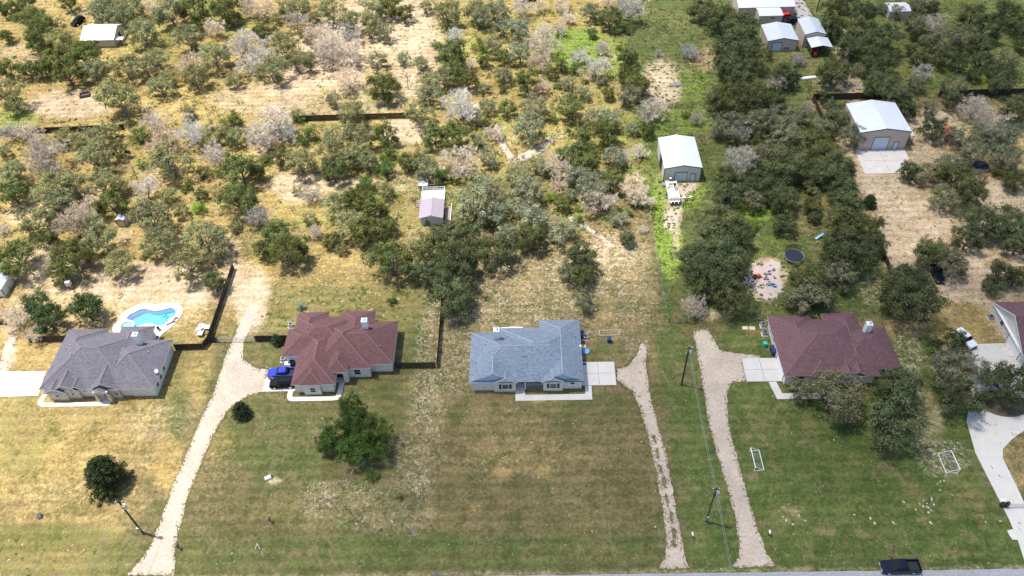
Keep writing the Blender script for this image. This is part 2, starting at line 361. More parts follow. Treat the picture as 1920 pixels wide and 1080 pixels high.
def build_ground():
    xs = np.concatenate([[-3000, -1200, -600, -350, -240], np.arange(-200, 186, .85), [230, 350, 600, 1200, 3000]])
    ys = np.concatenate([[-1500, -600, -200, -60, 0, 30], np.arange(46, 150, .7), np.arange(150, 300, 1.1), [340, 420, 600, 1200, 3500]])
    X, Y = np.meshgrid(xs, ys)
    nx, ny = len(xs), len(ys)
    # authoring coordinates of each ground point on the aerial survey picture
    D = np.stack([X, Y, np.full(X.shape, -CAM_H)], -1)
    dz = D @ np.array(FW)
    dz = np.where(dz > 1, dz, 1e9)
    PX = 960+FOC*(D @ np.array(RT))/dz
    PY = 540-FOC*(D @ np.array(UP))/dz
    PX = np.where(dz > 1e8, -9999, PX); PY = np.where(dz > 1e8, 3000, PY)
    ch = {k: np.zeros(X.shape) for k in 'gdbwlt'}   # green, dry straw, bare, weeds, litter, thatch
    rng = random.Random(3)
    def ell(cx, cy, rx, ry, c, v, soft=.45):
        d = np.sqrt(((PX-cx)/rx)**2+((PY-cy)/ry)**2)
        w = np.clip((1+soft-d)/(2*soft), 0, 1); w = w*w*(3-2*w)
        ch[c][:] = ch[c]+(v-ch[c])*w*min(1, 1)
    def rect(x0, x1, y0, y1, c, v, soft=2.5):
        w = np.clip((X-x0)/soft+.5, 0, 1)*np.clip((x1-X)/soft+.5, 0, 1)*np.clip((Y-y0)/soft+.5, 0, 1)*np.clip((y1-Y)/soft+.5, 0, 1)
        ch[c][:] = ch[c]+(v-ch[c])*w
    # broad lots, near to far
    rect(-400, -64, 45, 104, 'd', .62, 12); rect(-400, -64, 45, 64, 'g', .45, 8)
    rect(-62, -17, 52, 100, 'g', .45, 6); rect(-62, -17, 52, 70, 'd', .25, 8)
    rect(-18, 24, 52, 88, 'd', .16, 6); rect(-18, 24, 52, 88, 'g', .30, 4)
    rect(-90, 200, 53.5, 60, 'g', .62, 2.5)
    rect(24, 30.5, 53, 104, 'g', .8, 2); rect(28.5, 78, 53, 100, 'g', .9, 3); rect(36, 76, 53, 64, 'd', .12, 4)
    rect(78, 200, 53, 104, 'd', .55, 4); rect(-400, 400, 53.0, 54.2, 'b', .45, 1.2)
    rect(-20, 27, 96, 135, 'd', .34, 6); rect(-20, 27, 100, 128, 't', .55, 8)
    rect(-63, -20, 100, 150, 'd', .5, 8); rect(-60, 26, 126, 152, 'l', .3, 8)
    rect(-60, -20, 92, 118, 'g', .55, 6)
    rect(-400, -64, 103, 400, 'd', .8, 6); rect(-400, -64, 125, 400, 'w', .30, 10); rect(-110, -64, 104, 124, 'b', .45, 6)
    rect(-64, 30, 150, 400, 'd', .72, 14); rect(-64, 30, 128, 400, 'w', .36, 14); rect(-64, -10, 150, 400, 'b', .3, 10)
    rect(28.5, 75, 104, 400, 'g', .72, 5); rect(76, 110, 98, 176, 'b', .62, 5); rect(76, 160, 98, 176, 'd', .6, 5); rect(110, 200, 98, 176, 't', .5, 5)
    rect(78, 300, 182, 400, 'g', .75, 6); rect(78, 300, 182, 400, 'd', .35, 6); rect(78, 300, 182, 400, 'w', .34, 6); rect(78, 300, 182, 400, 'd', .45, 6)
    for a in [
        # upper left: dry meadow, bare pans and green flushes
        (60, 150, 130, 60, 'w', .25), (80, 120, 90, 50, 'd', 1), (130, 195, 90, 30, 'b', .75), (40, 100, 50, 25, 'b', .5), (30, 225, 45, 25, 'w', .6),
        (300, 75, 60, 30, 'w', .45), (430, 45, 50, 20, 'w', .55), (270, 180, 90, 50, 'w', .25), (370, 130, 70, 50, 'w', .3), (150, 30, 70, 25, 'w', .3),
        (160, 25, 50, 18, 'b', .4), (480, 185, 100, 35, 'b', .55), (600, 130, 90, 70, 'b', .85), (690, 60, 80, 60, 'b', .8), (780, 70, 45, 75, 'b', .8), (780, 130, 40, 60, 'b', .75),
        (650, 190, 110, 30, 'b', .55), (600, 225, 60, 12, 'w', .35), (520, 60, 30, 30, 'w', .35), (690, 185, 30, 20, 'w', .5), (602, 155, 14, 10, 'w', .9),
        (740, 78, 14, 10, 'w', .9), (760, 245, 40, 28, 'b', .8), (700, 240, 60, 20, 'd', .9), (620, 70, 80, 40, 'l', .35),
        (870, 90, 60, 60, 'w', .45), (900, 165, 40, 40, 'w', .25), (1060, 25, 100, 35, 'd', 1), (1040, 40, 90, 40, 'l', .35), (1090, 95, 70, 35, 'w', 1.0), (1060, 75, 40, 20, 'w', .9), (1150, 110, 30, 40, 'w', .6),
        (1090, 170, 120, 40, 'l', .6), (1100, 190, 100, 30, 'd', .7), (1240, 40, 60, 50, 'g', .75), (1240, 40, 60, 60, 'd', .2), (1270, 60, 70, 40, 'w', .25),
        (1240, 160, 40, 55, 'b', .75), (1320, 110, 35, 25, 'b', .4), (1320, 110, 35, 25, 'l', .7), (1290, 160, 60, 40, 'w', .45), (1340, 170, 25, 40, 'l', .35),
        (1200, 240, 100, 45, 'w', .5), (1300, 225, 60, 25, 'w', .55), (1190, 300, 40, 60, 'w', .45), (960, 240, 60, 40, 'd', .95), (980, 270, 60, 30, 'b', .4),
        (1400, 400, 60, 20, 'w', .7),
        # centre back
        (540, 370, 90, 45, 'd', .95), (560, 350, 60, 35, 'b', .72), (640, 345, 70, 12, 'b', .75), (760, 340, 40, 30, 'b', .45), (780, 395, 30, 50, 'w', .35), (500, 285, 30, 15, 'b', .5),
        (470, 400, 30, 30, 'w', .3), (430, 350, 60, 70, 'd', .9), (370, 340, 60, 60, 'l', .45), (370, 390, 14, 12, 'w', .9), (640, 470, 60, 60, 'd', .75), (780, 460, 30, 20, 'l', .5), (780, 450, 30, 40, 'b', .3),
        (1090, 400, 150, 60, 'l', .75), (1130, 440, 80, 40, 'l', .7), (1080, 420, 70, 25, 'g', .3), (1140, 480, 90, 35, 'b', .45), (1150, 490, 50, 60, 't', .9), (960, 430, 70, 20, 'l', .5),
        (1270, 360, 55, 40, 'w', .8), (1240, 420, 14, 70, 'w', .95), (1260, 470, 22, 60, 'w', .95), (1250, 560, 14, 50, 'g', .9), (1262, 400, 18, 40, 'b', .95), (1268, 455, 9, 40, 'b', .6), (1285, 345, 28, 20, 'b', .7), (1240, 350, 20, 40, 'b', .35),
        # left mid
        (180, 300, 200, 80, 'l', .35), (60, 405, 70, 30, 'b', .5), (30, 420, 50, 20, 'w', .3), (90, 500, 90, 60, 'b', .6), (320, 530, 170, 40, 'b', .8), (420, 470, 40, 40, 'b', .55), (250, 560, 120, 30, 'd', .9),
        (470, 560, 40, 60, 'b', .7), (455, 520, 40, 60, 'w', .2), (530, 530, 60, 70, 'd', .6), (470, 560, 26, 60, 'b', .85), (230, 440, 30, 20, 'b', .5), (350, 610, 40, 40, 'w', .2), (380, 655, 40, 30, 'w', .22),
        (25, 625, 60, 50, 'd', 1), (120, 590, 80, 30, 'd', 1), (60, 670, 50, 30, 'd', 1), (20, 655, 10, 40, 'b', .9), (50, 590, 60, 20, 'l', .25),
        (100, 850, 140, 60, 'd', .7), (230, 830, 90, 60, 'l', .35), (40, 830, 60, 90, 'g', .5), (120, 770, 60, 30, 'g', .4), (190, 790, 60, 30, 'g', .35), (330, 740, 22, 90, 'g', .7), (320, 690, 50, 90, 'g', .5), (370, 680, 30, 90, 'd', .55), (300, 790, 80, 40, 't', .5), (140, 930, 130, 40, 'b', .32), (160, 920, 60, 25, 'b', .35), (250, 860, 60, 60, 'b', .3),
        (60, 800, 80, 30, 'l', .3), (30, 870, 60, 60, 'w', .22), (320, 870, 30, 60, 'd', .75), (100, 1000, 120, 20, 'g', .65), (60, 1055, 90, 14, 'g', .55),
        (400, 900, 60, 100, 'l', .45), (410, 830, 50, 40, 'd', .5), (540, 850, 80, 60, 'g', .75), (520, 800, 110, 30, 'g', .6), (530, 960, 90, 30, 'd', .4), (640, 940, 90, 44, 't', .6), (640, 940, 90, 40, 'd', .4), (720, 970, 90, 34, 't', .4), (515, 901, 18, 7, 'b', .8),
        (800, 760, 34, 110, 't', .65), (800, 760, 44, 130, 'd', .35), (820, 640, 40, 70, 't', .7), (780, 870, 50, 70, 't', .5), (855, 640, 40, 110, 't', .6), (760, 960, 60, 60, 't', .4), (735, 750, 40, 60, 'g', .55),
        (960, 855, 150, 45, 'l', .35), (960, 855, 150, 45, 'd', .38), (950, 852, 90, 20, 'b', .2), (1080, 800, 90, 60, 'g', .25), (950, 780, 90, 30, 'd', .3), (900, 910, 140, 20, 'g', .4), (1130, 900, 80, 50, 'l', .3), (1100, 760, 100, 30, 'g', .55), (1020, 1045, 200, 10, 'l', .3),
        (850, 1015, 240, 14, 'g', .75), (1200, 1020, 40, 12, 'g', .7),
        (950, 540, 120, 60, 't', .95), (960, 540, 120, 70, 'd', .42), (1170, 560, 60, 60, 'd', .42), (1190, 640, 30, 40, 't', .4), (1140, 650, 40, 20, 'g', .6), (1060, 560, 60, 30, 't', .7), (900, 560, 50, 30, 'g', .4),
        (660, 565, 90, 22, 'l', .3), (660, 560, 60, 18, 'd', .55), (770, 620, 30, 60, 'g', .6), (600, 560, 60, 20, 'g', .55),
        (1265, 900, 8, 160, 'g', .8), (1230, 640, 14, 50, 'd', .4), (1350, 800, 14, 200, 'd', .25), (1480, 960, 60, 30, 'd', .6), (1480, 955, 30, 14, 'b', .4), (1620, 955, 70, 26, 'd', .5), (1630, 965, 40, 12, 'b', .3), (1400, 640, 50, 50, 'g', 1.0), (1390, 620, 60, 30, 'w', .25),
        (1330, 590, 40, 12, 'b', .5), (1290, 570, 20, 20, 'b', .5), (1432, 525, 38, 40, 'b', 1.0), (1440, 500, 30, 16, 'b', .8), (1450, 470, 60, 40, 'w', .35), (1480, 510, 60, 40, 'd', .4), (1420, 450, 30, 18, 'b', .25), (1475, 515, 12, 9, 'b', .9),
        (1530, 400, 60, 50, 'l', .5), (1640, 545, 30, 30, 't', .8), (1620, 560, 26, 40, 'b', .3), (1690, 640, 45, 60, 'd', .6), (1700, 660, 30, 60, 't', .9), (1735, 800, 40, 80, 'b', .45), (1730, 790, 60, 60, 'd', .7), (1770, 860, 50, 40, 't', .7), (1800, 900, 26, 60, 'd', .6), (1840, 900, 20, 60, 'g', .7),
        (1665, 340, 55, 30, 'b', .8), (1720, 420, 60, 50, 'b', .85), (1700, 500, 40, 50, 'b', .95), (1720, 460, 60, 40, 'l', .2), (1800, 540, 60, 60, 'b', .9), (1640, 360, 40, 30, 't', .7), (1870, 370, 70, 30, 'b', .7), (1870, 370, 70, 30, 't', .9), (1780, 240, 60, 40, 't', .8), (1850, 230, 80, 40, 't', .7), (1800, 600, 60, 40, 'd', .85), (1800, 605, 60, 40, 'b', .12), (1910, 850, 20, 40, 'd', .3),
        (1640, 100, 100, 60, 'w', .3), (1560, 150, 50, 25, 'b', .5), (1600, 170, 24, 24, 'b', .75), (1580, 90, 16, 40, 'b', .7), (1490, 150, 60, 30, 'g', .7), (1820, 120, 80, 40, 'w', .4), (1750, 60, 60, 40, 'w', .3), (1720, 80, 40, 30, 'w', .25), (1840, 125, 18, 10, 'l', .9), (1535, 10, 30, 20, 'w', .3),
        (1500, 560, 120, 20, 'g', .95), (1420, 560, 60, 20, 'g', .9),
        ]:
        ell(*a)
    # dead grass rings and mottling
    for k in range(420):
        px, py = rng.uniform(-40, 1960), rng.uniform(0, 1070)
        c = rng.choice('gddblttw' if py < 520 else 'gddlt')
        s = rng.uniform(8, 34)
        d = np.sqrt(((PX-px)/s)**2+((PY-py)/(s*.6))**2)
        w = np.clip(1.2-d, 0, 1)*rng.uniform(.1, .35)*(1 if rng.random() < .7 else -1)
        ch[c][:] = np.clip(ch[c]+w, 0, 1)
    V = np.stack([X, Y, np.zeros_like(X)], -1).reshape(-1, 3)
    idx = np.arange(nx*ny).reshape(ny, nx)
    a, b, c_, d_ = idx[:-1, :-1], idx[:-1, 1:], idx[1:, 1:], idx[1:, :-1]
    inside = in_poly(X, Y, POOL)
    bad = inside[:-1, :-1] | inside[:-1, 1:] | inside[1:, 1:] | inside[1:, :-1]
    F = np.stack([a, b, c_, d_], -1)[~bad]
    me = bpy.data.meshes.new('ground')
    me.vertices.add(len(V)); me.vertices.foreach_set('co', V.ravel())
    me.loops.add(F.size); me.loops.foreach_set('vertex_index', F.ravel().astype(np.int32))
    me.polygons.add(len(F)); me.polygons.foreach_set('loop_start', np.arange(0, F.size, 4, dtype=np.int32))
    me.update(calc_edges=True)
    for nm, ks in (('cover_a', 'gdb'), ('cover_b', 'wlt')):
        at = me.color_attributes.new(nm, 'FLOAT_COLOR', 'POINT')
        arr = np.ones((nx*ny, 4)); 
        for i, k in enumerate(ks): arr[:, i] = ch[k].ravel()
        at.data.foreach_set('color', arr.ravel())
    me.materials.append(ground_material())
    o = bpy.data.objects.new('ground', me); COL.objects.link(o); o['kind'] = 'structure'
    return ch, xs, ys

def ground_material():
    m, N, L, B = new_mat('ground_cover')
    B.inputs['Roughness'].default_value = .95
    B.inputs['Specular IOR Level'].default_value = .15
    tc = N.new('ShaderNodeTexCoord')
    def noise(scale, detail=6, rough=.6, vec=None, dist=0):
        n = N.new('ShaderNodeTexNoise'); n.inputs['Scale'].default_value = scale; n.inputs['Detail'].default_value = detail
        n.inputs['Roughness'].default_value = rough; n.inputs['Distortion'].default_value = dist
        L.new(vec or tc.outputs['Object'], n.inputs['Vector']); return n.outputs[0]
    def mapr(x, a, b, c, d):
        r = N.new('ShaderNodeMapRange'); r.interpolation_type = 'SMOOTHSTEP'
        for i, v in enumerate((a, b, c, d)): r.inputs[i+1].default_value = v
        L.new(x, r.inputs[0]); return r.outputs[0]
    def math_(op, a, b):
        n = N.new('ShaderNodeMath'); n.operation = op
        for i, v in enumerate((a, b)):
            if isinstance(v, (int, float)): n.inputs[i].default_value = v
            else: L.new(v, n.inputs[i])
        return n.outputs[0]
    def mix(f, a, b):
        n = N.new('ShaderNodeMix'); n.data_type = 'RGBA'
        if isinstance(f, float): n.inputs[0].default_value = f
        else: L.new(f, n.inputs[0])
        for i, v in ((6, a), (7, b)):
            if isinstance(v, tuple): n.inputs[i].default_value = (*v, 1)
            else: L.new(v, n.inputs[i])
        return n.outputs[2]
    A = N.new('ShaderNodeAttribute'); A.attribute_name = 'cover_a'
    Bt = N.new('ShaderNodeAttribute'); Bt.attribute_name = 'cover_b'
    sa = N.new('ShaderNodeSeparateColor'); L.new(A.outputs['Color'], sa.inputs[0])
    sb = N.new('ShaderNodeSeparateColor'); L.new(Bt.outputs['Color'], sb.inputs[0])
    big = noise(.045, 4); mid = noise(.28, 5, .65, dist=.6); fine = noise(1.6, 5, .7); tiny = noise(5.5, 3, .7)
    mf = math_('ADD', math_('MULTIPLY', mid, .55), math_('MULTIPLY', fine, .45))
    def mask(w, k=1.5, lo=.22, hi=.86):
        # weight broken up by noise, so covers interlock in patches
        s = math_('ADD', w, math_('MULTIPLY', math_('SUBTRACT', mf, .5), k))
        return mapr(s, lo, hi, 0, 1)
    olive = mix(mapr(mf, .38, .64, 0, 1), (.095, .092, .032), (.20, .15, .072))
    green = mix(mapr(mf, .36, .62, 0, 1), (.038, .078, .014), (.095, .128, .032))
    straw = mix(mapr(mf, .36, .64, 0, 1), (.25, .175, .055), (.44, .32, .125))
    bare = mix(mapr(mf, .36, .64, 0, 1), (.35, .255, .15), (.53, .415, .285))
    weed = mix(mapr(fine, .36, .64, 0, 1), (.10, .155, .024), (.215, .285, .05))
    litter = mix(mapr(fine, .36, .64, 0, 1), (.15, .095, .048), (.29, .20, .105))
    c = olive
    c = mix(mask(sa.outputs[1], 1.1), c, straw)
    c = mix(math_('MULTIPLY', mask(sa.outputs[0], 1.5, .25, .95), .85), c, green)
    c = mix(math_('MULTIPLY', mask(sb.outputs[1], 1.2), .8), c, litter)
    mot = noise(.55, 6, .7, dist=1.0); mo2 = noise(.16, 5, .65, dist=.8)
    c = mix(mapr(math_('ADD', math_('MULTIPLY', mot, .6), math_('MULTIPLY', mo2, .4)), .50, .60, 0, .55), c, (.23, .165, .085))
    c = mix(mapr(math_('ADD', math_('MULTIPLY', mot, .45), math_('MULTIPLY', mo2, .55)), .47, .38, 0, .50), c, (.055, .085, .018))
    c = mix(mask(sb.outputs[0], 1.3), c, weed)
    c = mix(mask(sa.outputs[2], 1.0), c, bare)
    # pale thatch and flaked limestone
    vo = N.new('ShaderNodeTexNoise'); vo.inputs['Scale'].default_value = 1.1; vo.inputs['Detail'].default_value = 7; vo.inputs['Roughness'].default_value = .75; vo.inputs['Distortion'].default_value = 1.6
    L.new(tc.outputs['Object'], vo.inputs['Vector'])
    th = math_('MULTIPLY', mapr(vo.outputs[0], .50, .60, 0, 1), mapr(sb.outputs[2], .15, .75, 0, .85))
    c = mix(th, c, (.46, .40, .29))
    sp = mapr(noise(2.6, 2, .5), .69, .74, 0, .75)
    c = mix(sp, c, (.58, .52, .38))
    # mower stripes along the lots
    w = N.new('ShaderNodeTexWave'); w.bands_direction = 'Y'; w.inputs['Scale'].default_value = .155; w.inputs['Distortion'].default_value = 2.2; w.inputs['Detail'].default_value = 3; w.inputs['Detail Scale'].default_value = .6
    L.new(tc.outputs['Object'], w.inputs['Vector'])
    st = mapr(w.outputs['Fac'], 0, 1, .91, 1.07)
    br = math_('MULTIPLY', math_('MULTIPLY', mapr(tiny, .3, .7, .74, 1.26), mapr(big, .3, .7, .86, 1.14)), math_('MULTIPLY', st, mapr(fine, .3, .7, .86, 1.14)))
    vm = N.new('ShaderNodeVectorMath'); vm.operation = 'SCALE'; L.new(c, vm.inputs[0]); L.new(br, vm.inputs['Scale'])
    L.new(vm.outputs[0], B.inputs['Base Color'])
    bp = N.new('ShaderNodeBump'); bp.inputs['Strength'].default_value = .6; bp.inputs['Distance'].default_value = .22
    L.new(math_('ADD', fine, math_('MULTIPLY', tiny, .5)), bp.inputs['Height']); L.new(bp.outputs[0], B.inputs['Normal'])
    return m

CH, GX, GY = build_ground()
def cover(k, x, y):
    i = min(len(GX)-1, max(0, int(np.searchsorted(GX, x)))); j = min(len(GY)-1, max(0, int(np.searchsorted(GY, y))))
    return float(CH[k][j, i])

EDGE = []
def ragged(pts, amp=.35, step=.6, seed=1):
    rr = random.Random(seed); out = []
    n = len(pts)
    for i in range(n):
        a, b = Vector(pts[i]), Vector(pts[(i+1) % n])
        k = max(1, int((b-a).length/step)); d = (b-a).normalized(); nn = Vector((-d.y, d.x))
        for s in range(k):
            p = a+(b-a)*s/k
            q = mnoise.noise(Vector((p.x*.3, p.y*.3, seed)))*amp*1.2+mnoise.noise(Vector((p.x*1.9, p.y*1.9, seed+9)))*amp*1.1+rr.uniform(-.5, .5)*amp
            out.append(tuple(p+nn*q))
            for _ in range(3):
                EDGE.append(tuple(p+nn*(q+rr.gauss(0, .22))+d*rr.uniform(0, step)))
    return out

def ground_sheet(name, pts, z, mt, rag=0, thick=.0, seed=1, step=.6, label=None):
    if rag: pts = ragged(pts, rag, min(step, .4), seed)
    mb = MB()
    if thick: mb.poly(pts, -.02, thick)
    else:
        mb.v = [(p[0], p[1], z) for p in pts]
        mb.f = [tuple(t) for t in tessellate_polygon([[Vector((p[0], p[1], 0)) for p in pts]])]
    o = obj(name, mb, mt)
    o['kind'] = 'structure'
    return o

gp = lambda L: [G(*p) for p in L]
# road along the near edge of the lots
mb = MB(); pts = []
rr = random.Random(5)
x = -400
top = []
while x < 400:
    top.append((x, 53.35+.14*mnoise.noise(Vector((x*.3, 0, 0)))+.08*mnoise.noise(Vector((x*1.5, 4, 0))))); x += .8
ground_sheet('road', [(-400, 44.5), (400, 44.5)]+top[::-1], .010, MT['road'])
ground_sheet('road_patch', [G(812, 1079), G(816, 1074.5), G(822, 1074), G(826, 1079), (-13.4, 52.2), (-14.4, 52.2)], .015, MT['patch'])
ground_sheet('gravel_driveway', gp([(238, 1079), (262, 1052), (280, 1028), (300, 980), (325, 910), (350, 850), (380, 780), (400, 735), (425, 662), (436, 640), (452, 600), (468, 572), (488, 572), (472, 605), (458, 640), (455, 675), (480, 690), (503, 693), (493, 735), (465, 741), (430, 766), (405, 802), (385, 850), (365, 900), (350, 940), (340, 980), (328, 1020), (327, 1079)]), .014, MT['caliche'], .16, seed=2)
ground_sheet('gravel_driveway', gp([(1246, 1045), (1250, 1010), (1242, 950), (1232, 890), (1216, 820), (1200, 765), (1185, 732), (1156, 712), (1158, 692), (1180, 684), (1196, 662), (1203, 640), (1212, 650), (1211, 690), (1218, 735), (1235, 800), (1250, 860), (1262, 920), (1273, 980), (1280, 1020), (1286, 1050), (1294, 1065), (1236, 1066)]), .014, MT['caliche'], .16, seed=3)
ground_sheet('gravel_driveway', gp([(1386, 1045), (1387, 1020), (1376, 960), (1358, 895), (1340, 835), (1326, 780), (1316, 720), (1311, 680), (1302, 640), (1300, 622), (1326, 616), (1338, 636), (1350, 656), (1380, 663), (1425, 666), (1425, 675), (1390, 673), (1399, 714), (1372, 719), (1362, 740), (1367, 800), (1383, 865), (1402, 930), (1422, 995), (1436, 1035), (1456, 1061), (1374, 1063)]), .014, MT['caliche'], .16, seed=4)
# grass islands left on the middle driveway
for k, (cx, cy, rx, ry) in enumerate([(1239, 880, 3.5, 8), (1245, 905, 3, 9), (1259, 970, 2.5, 9), (1263, 1000, 3.5, 9), (1263, 1020, 2.5, 4), (1251, 938, 2.5, 9), (1232, 850, 2.2, 8), (1226, 822, 2, 6)]):
    c = G(cx, cy); s = .092
    ground_sheet('grass_island', [(c[0]+rx*s*math.cos(t)*1.0, c[1]+ry*s*1.2*math.sin(t)) for t in [i*math.pi/7 for i in range(14)]], .018, mat('island_grass_%d' % k, (.15, .14, .075), .95, .3, 2, fine=.3), .25, seed=k, step=.3)
ground_sheet('gravel_road', gp([(1497, -30), (1486, 0), (1488, 20), (1492, 36), (1498, 40), (1524, 30), (1512, 10), (1506, -30)]), .014, MT['gravelroad'], .3, seed=5)
ground_sheet('footpath', gp([(930, 228), (938, 240), (945, 262), (955, 280), (966, 292), (958, 303), (946, 312), (952, 300), (949, 294), (934, 268), (924, 245)]), .014, MT['caliche'], .12, seed=6)
ground_sheet('footpath', gp([(958, 303), (975, 288), (1005, 274), (1030, 262), (1045, 258), (1040, 266), (1016, 286), (988, 300), (968, 310)]), .014, MT['caliche'], .12, seed=7)
ground_sheet('footpath', gp([(1060, 400), (1085, 412), (1110, 428), (1135, 445), (1152, 460), (1140, 462), (1118, 444), (1095, 430), (1070, 414)]), .014, MT['caliche'], .15, seed=8)
ground_sheet('footpath', gp([(1020, 257), (1035, 254), (1058, 254), (1058, 258), (1040, 259), (1022, 262)]), .014, MT['caliche'], .25, seed=9)
ground_sheet('caliche_pad', gp([(1244, 425), (1250, 400), (1262, 390), (1265, 360), (1300, 345), (1303, 352), (1288, 362), (1276, 395), (1268, 425), (1256, 432)]), .014, MT['caliche'], .3, seed=10)
ground_sheet('sand_pit', gp([(1394, 532), (1402, 518), (1412, 502), (1430, 497), (1448, 488), (1464, 492), (1460, 510), (1463, 530), (1468, 545), (1456, 556), (1440, 562), (1424, 556), (1408, 542)]), .014, mat('pit_sand', (.52, .43, .37), .95, .1, .7, fine=.12), .35, seed=11)

# concrete
ground_sheet('concrete_drive', gp([(-60, 695), (86, 697), (72, 742), (-60, 747)]), 0, MT['concrete_w'], thick=.08)
ground_sheet('dirt_track', gp([(-5, 700), (2, 668), (12, 645), (28, 622), (34, 628), (22, 655), (14, 680), (16, 698)]), .014, MT['caliche'], .25, seed=12)
def strip(pts, w):
    """outline of a band of width w along a polyline"""
    Lf, Rt = [], []
    P = [Vector(p) for p in pts]
    for i, p in enumerate(P):
        a = (P[i]-P[i-1]).normalized() if i else (P[1]-P[0]).normalized()
        b = (P[i+1]-P[i]).normalized() if i < len(P)-1 else a
        d = (a+b).normalized(); n = Vector((-d.y, d.x)); s = w/2/max(.4, n.dot(Vector((-a.y, a.x))))
        Lf.append(tuple(p+n*s)); Rt.append(tuple(p-n*s))
    return Lf+Rt[::-1]
ground_sheet('concrete_walk', strip([(-90.6, 90.0), (-90.9, 88.2), (-90.8, 87.4), (-90.0, 87.05), (-79.0, 87.0), (-77.6, 87.1)], .9), 0, MT['concrete_w'], thick=.09)
ground_sheet('concrete_drive', [(-49.8, 89.2), (-43.6, 89.2), (-43.6, 94.7), (-49.5, 94.7)], 0, MT['concrete_w'], thick=.08)
ground_sheet('concrete_walk', strip([(-44.4, 89.2), (-44.4, 88.0), (-44.1, 87.5), (-43.6, 87.35), (-36.2, 87.35), (-35.4, 87.5), (-35.2, 88.4), (-35.1, 90.9)], .95), 0, MT['concrete_w'], thick=.09)
ground_sheet('concrete_drive', [(9.75, 89.35), (16.05, 89.3), (16.1, 94.75), (9.75, 94.8)], 0, MT['concrete'], thick=.08)
ground_sheet('concrete_walk', [(-2.6, 88.7), (-2.6, 86.1), (11.4, 86.1), (11.45, 89.25), (10.25, 89.25), (10.2, 87.4), (-.85, 87.4), (-.85, 88.7)], 0, MT['concrete'], thick=.085)
ground_sheet('concrete_drive', [(40.05, 89.55), (46.6, 89.5), (46.7, 94.95), (40.2, 95.05)], 0, MT['concrete'], thick=.08)
ground_sheet('concrete_walk', [(44.0, 89.4), (44.7, 85.5), (52.5, 85.45), (52.5, 86.7), (45.9, 86.75), (45.4, 89.4)], 0, MT['concrete'], thick=.085)
ground_sheet('concrete_apron', gp([(1602, 282), (1696, 280.6), (1704, 297), (1688, 325), (1622, 326.5)]), 0, MT['concrete'], thick=.1)
ground_sheet('concrete_drive', gp([(1804, 646), (1893, 643.5), (1906, 660), (1940, 700), (1960, 760), (1930, 800), (1897, 824), (1880, 842), (1880, 860), (1905, 910), (1930, 965), (1960, 1056), (1922, 1056), (1908, 1012), (1890, 970), (1862, 915), (1829, 850), (1812, 790), (1822, 730), (1815, 690)]), 0, MT['concrete_w'], thick=.08)
ground_sheet('concrete_walk', gp([(1888, 995), (1904, 991), (1914, 1013), (1898, 1012), (1893, 1005)]), 0, MT['concrete_w'], thick=.075)
c = G(1882, 757)
ground_sheet('mulch_bed', [(c[0]+4.2*math.cos(t), c[1]+2.9*math.sin(t)) for t in [i*math.pi/16 for i in range(32)]], 0, MT['soilbed'], thick=.14)

def joints(x0, x1, y0, y1, nx_, ny_, z):
    mb = MB()
    for i in range(1, nx_): x = x0+(x1-x0)*i/nx_; mb.box(x-.03, x+.03, y0, y1, z, z+.004)
    for i in range(1, ny_): y = y0+(y1-y0)*i/ny_; mb.box(x0, x1, y-.028, y+.028, z, z+.005)
    o = obj('slab_joint', mb, MT['patch']); o['kind'] = 'structure'
joints(-49.4, -43.7, 89.3, 94.6, 2, 2, .0801); joints(9.9, 16.0, 89.45, 94.7, 2, 2, .0801); joints(40.3, 46.5, 89.65, 94.9, 2, 2, .0801); joints(81, 90.5, 150, 158.4, 2, 2, .1001)

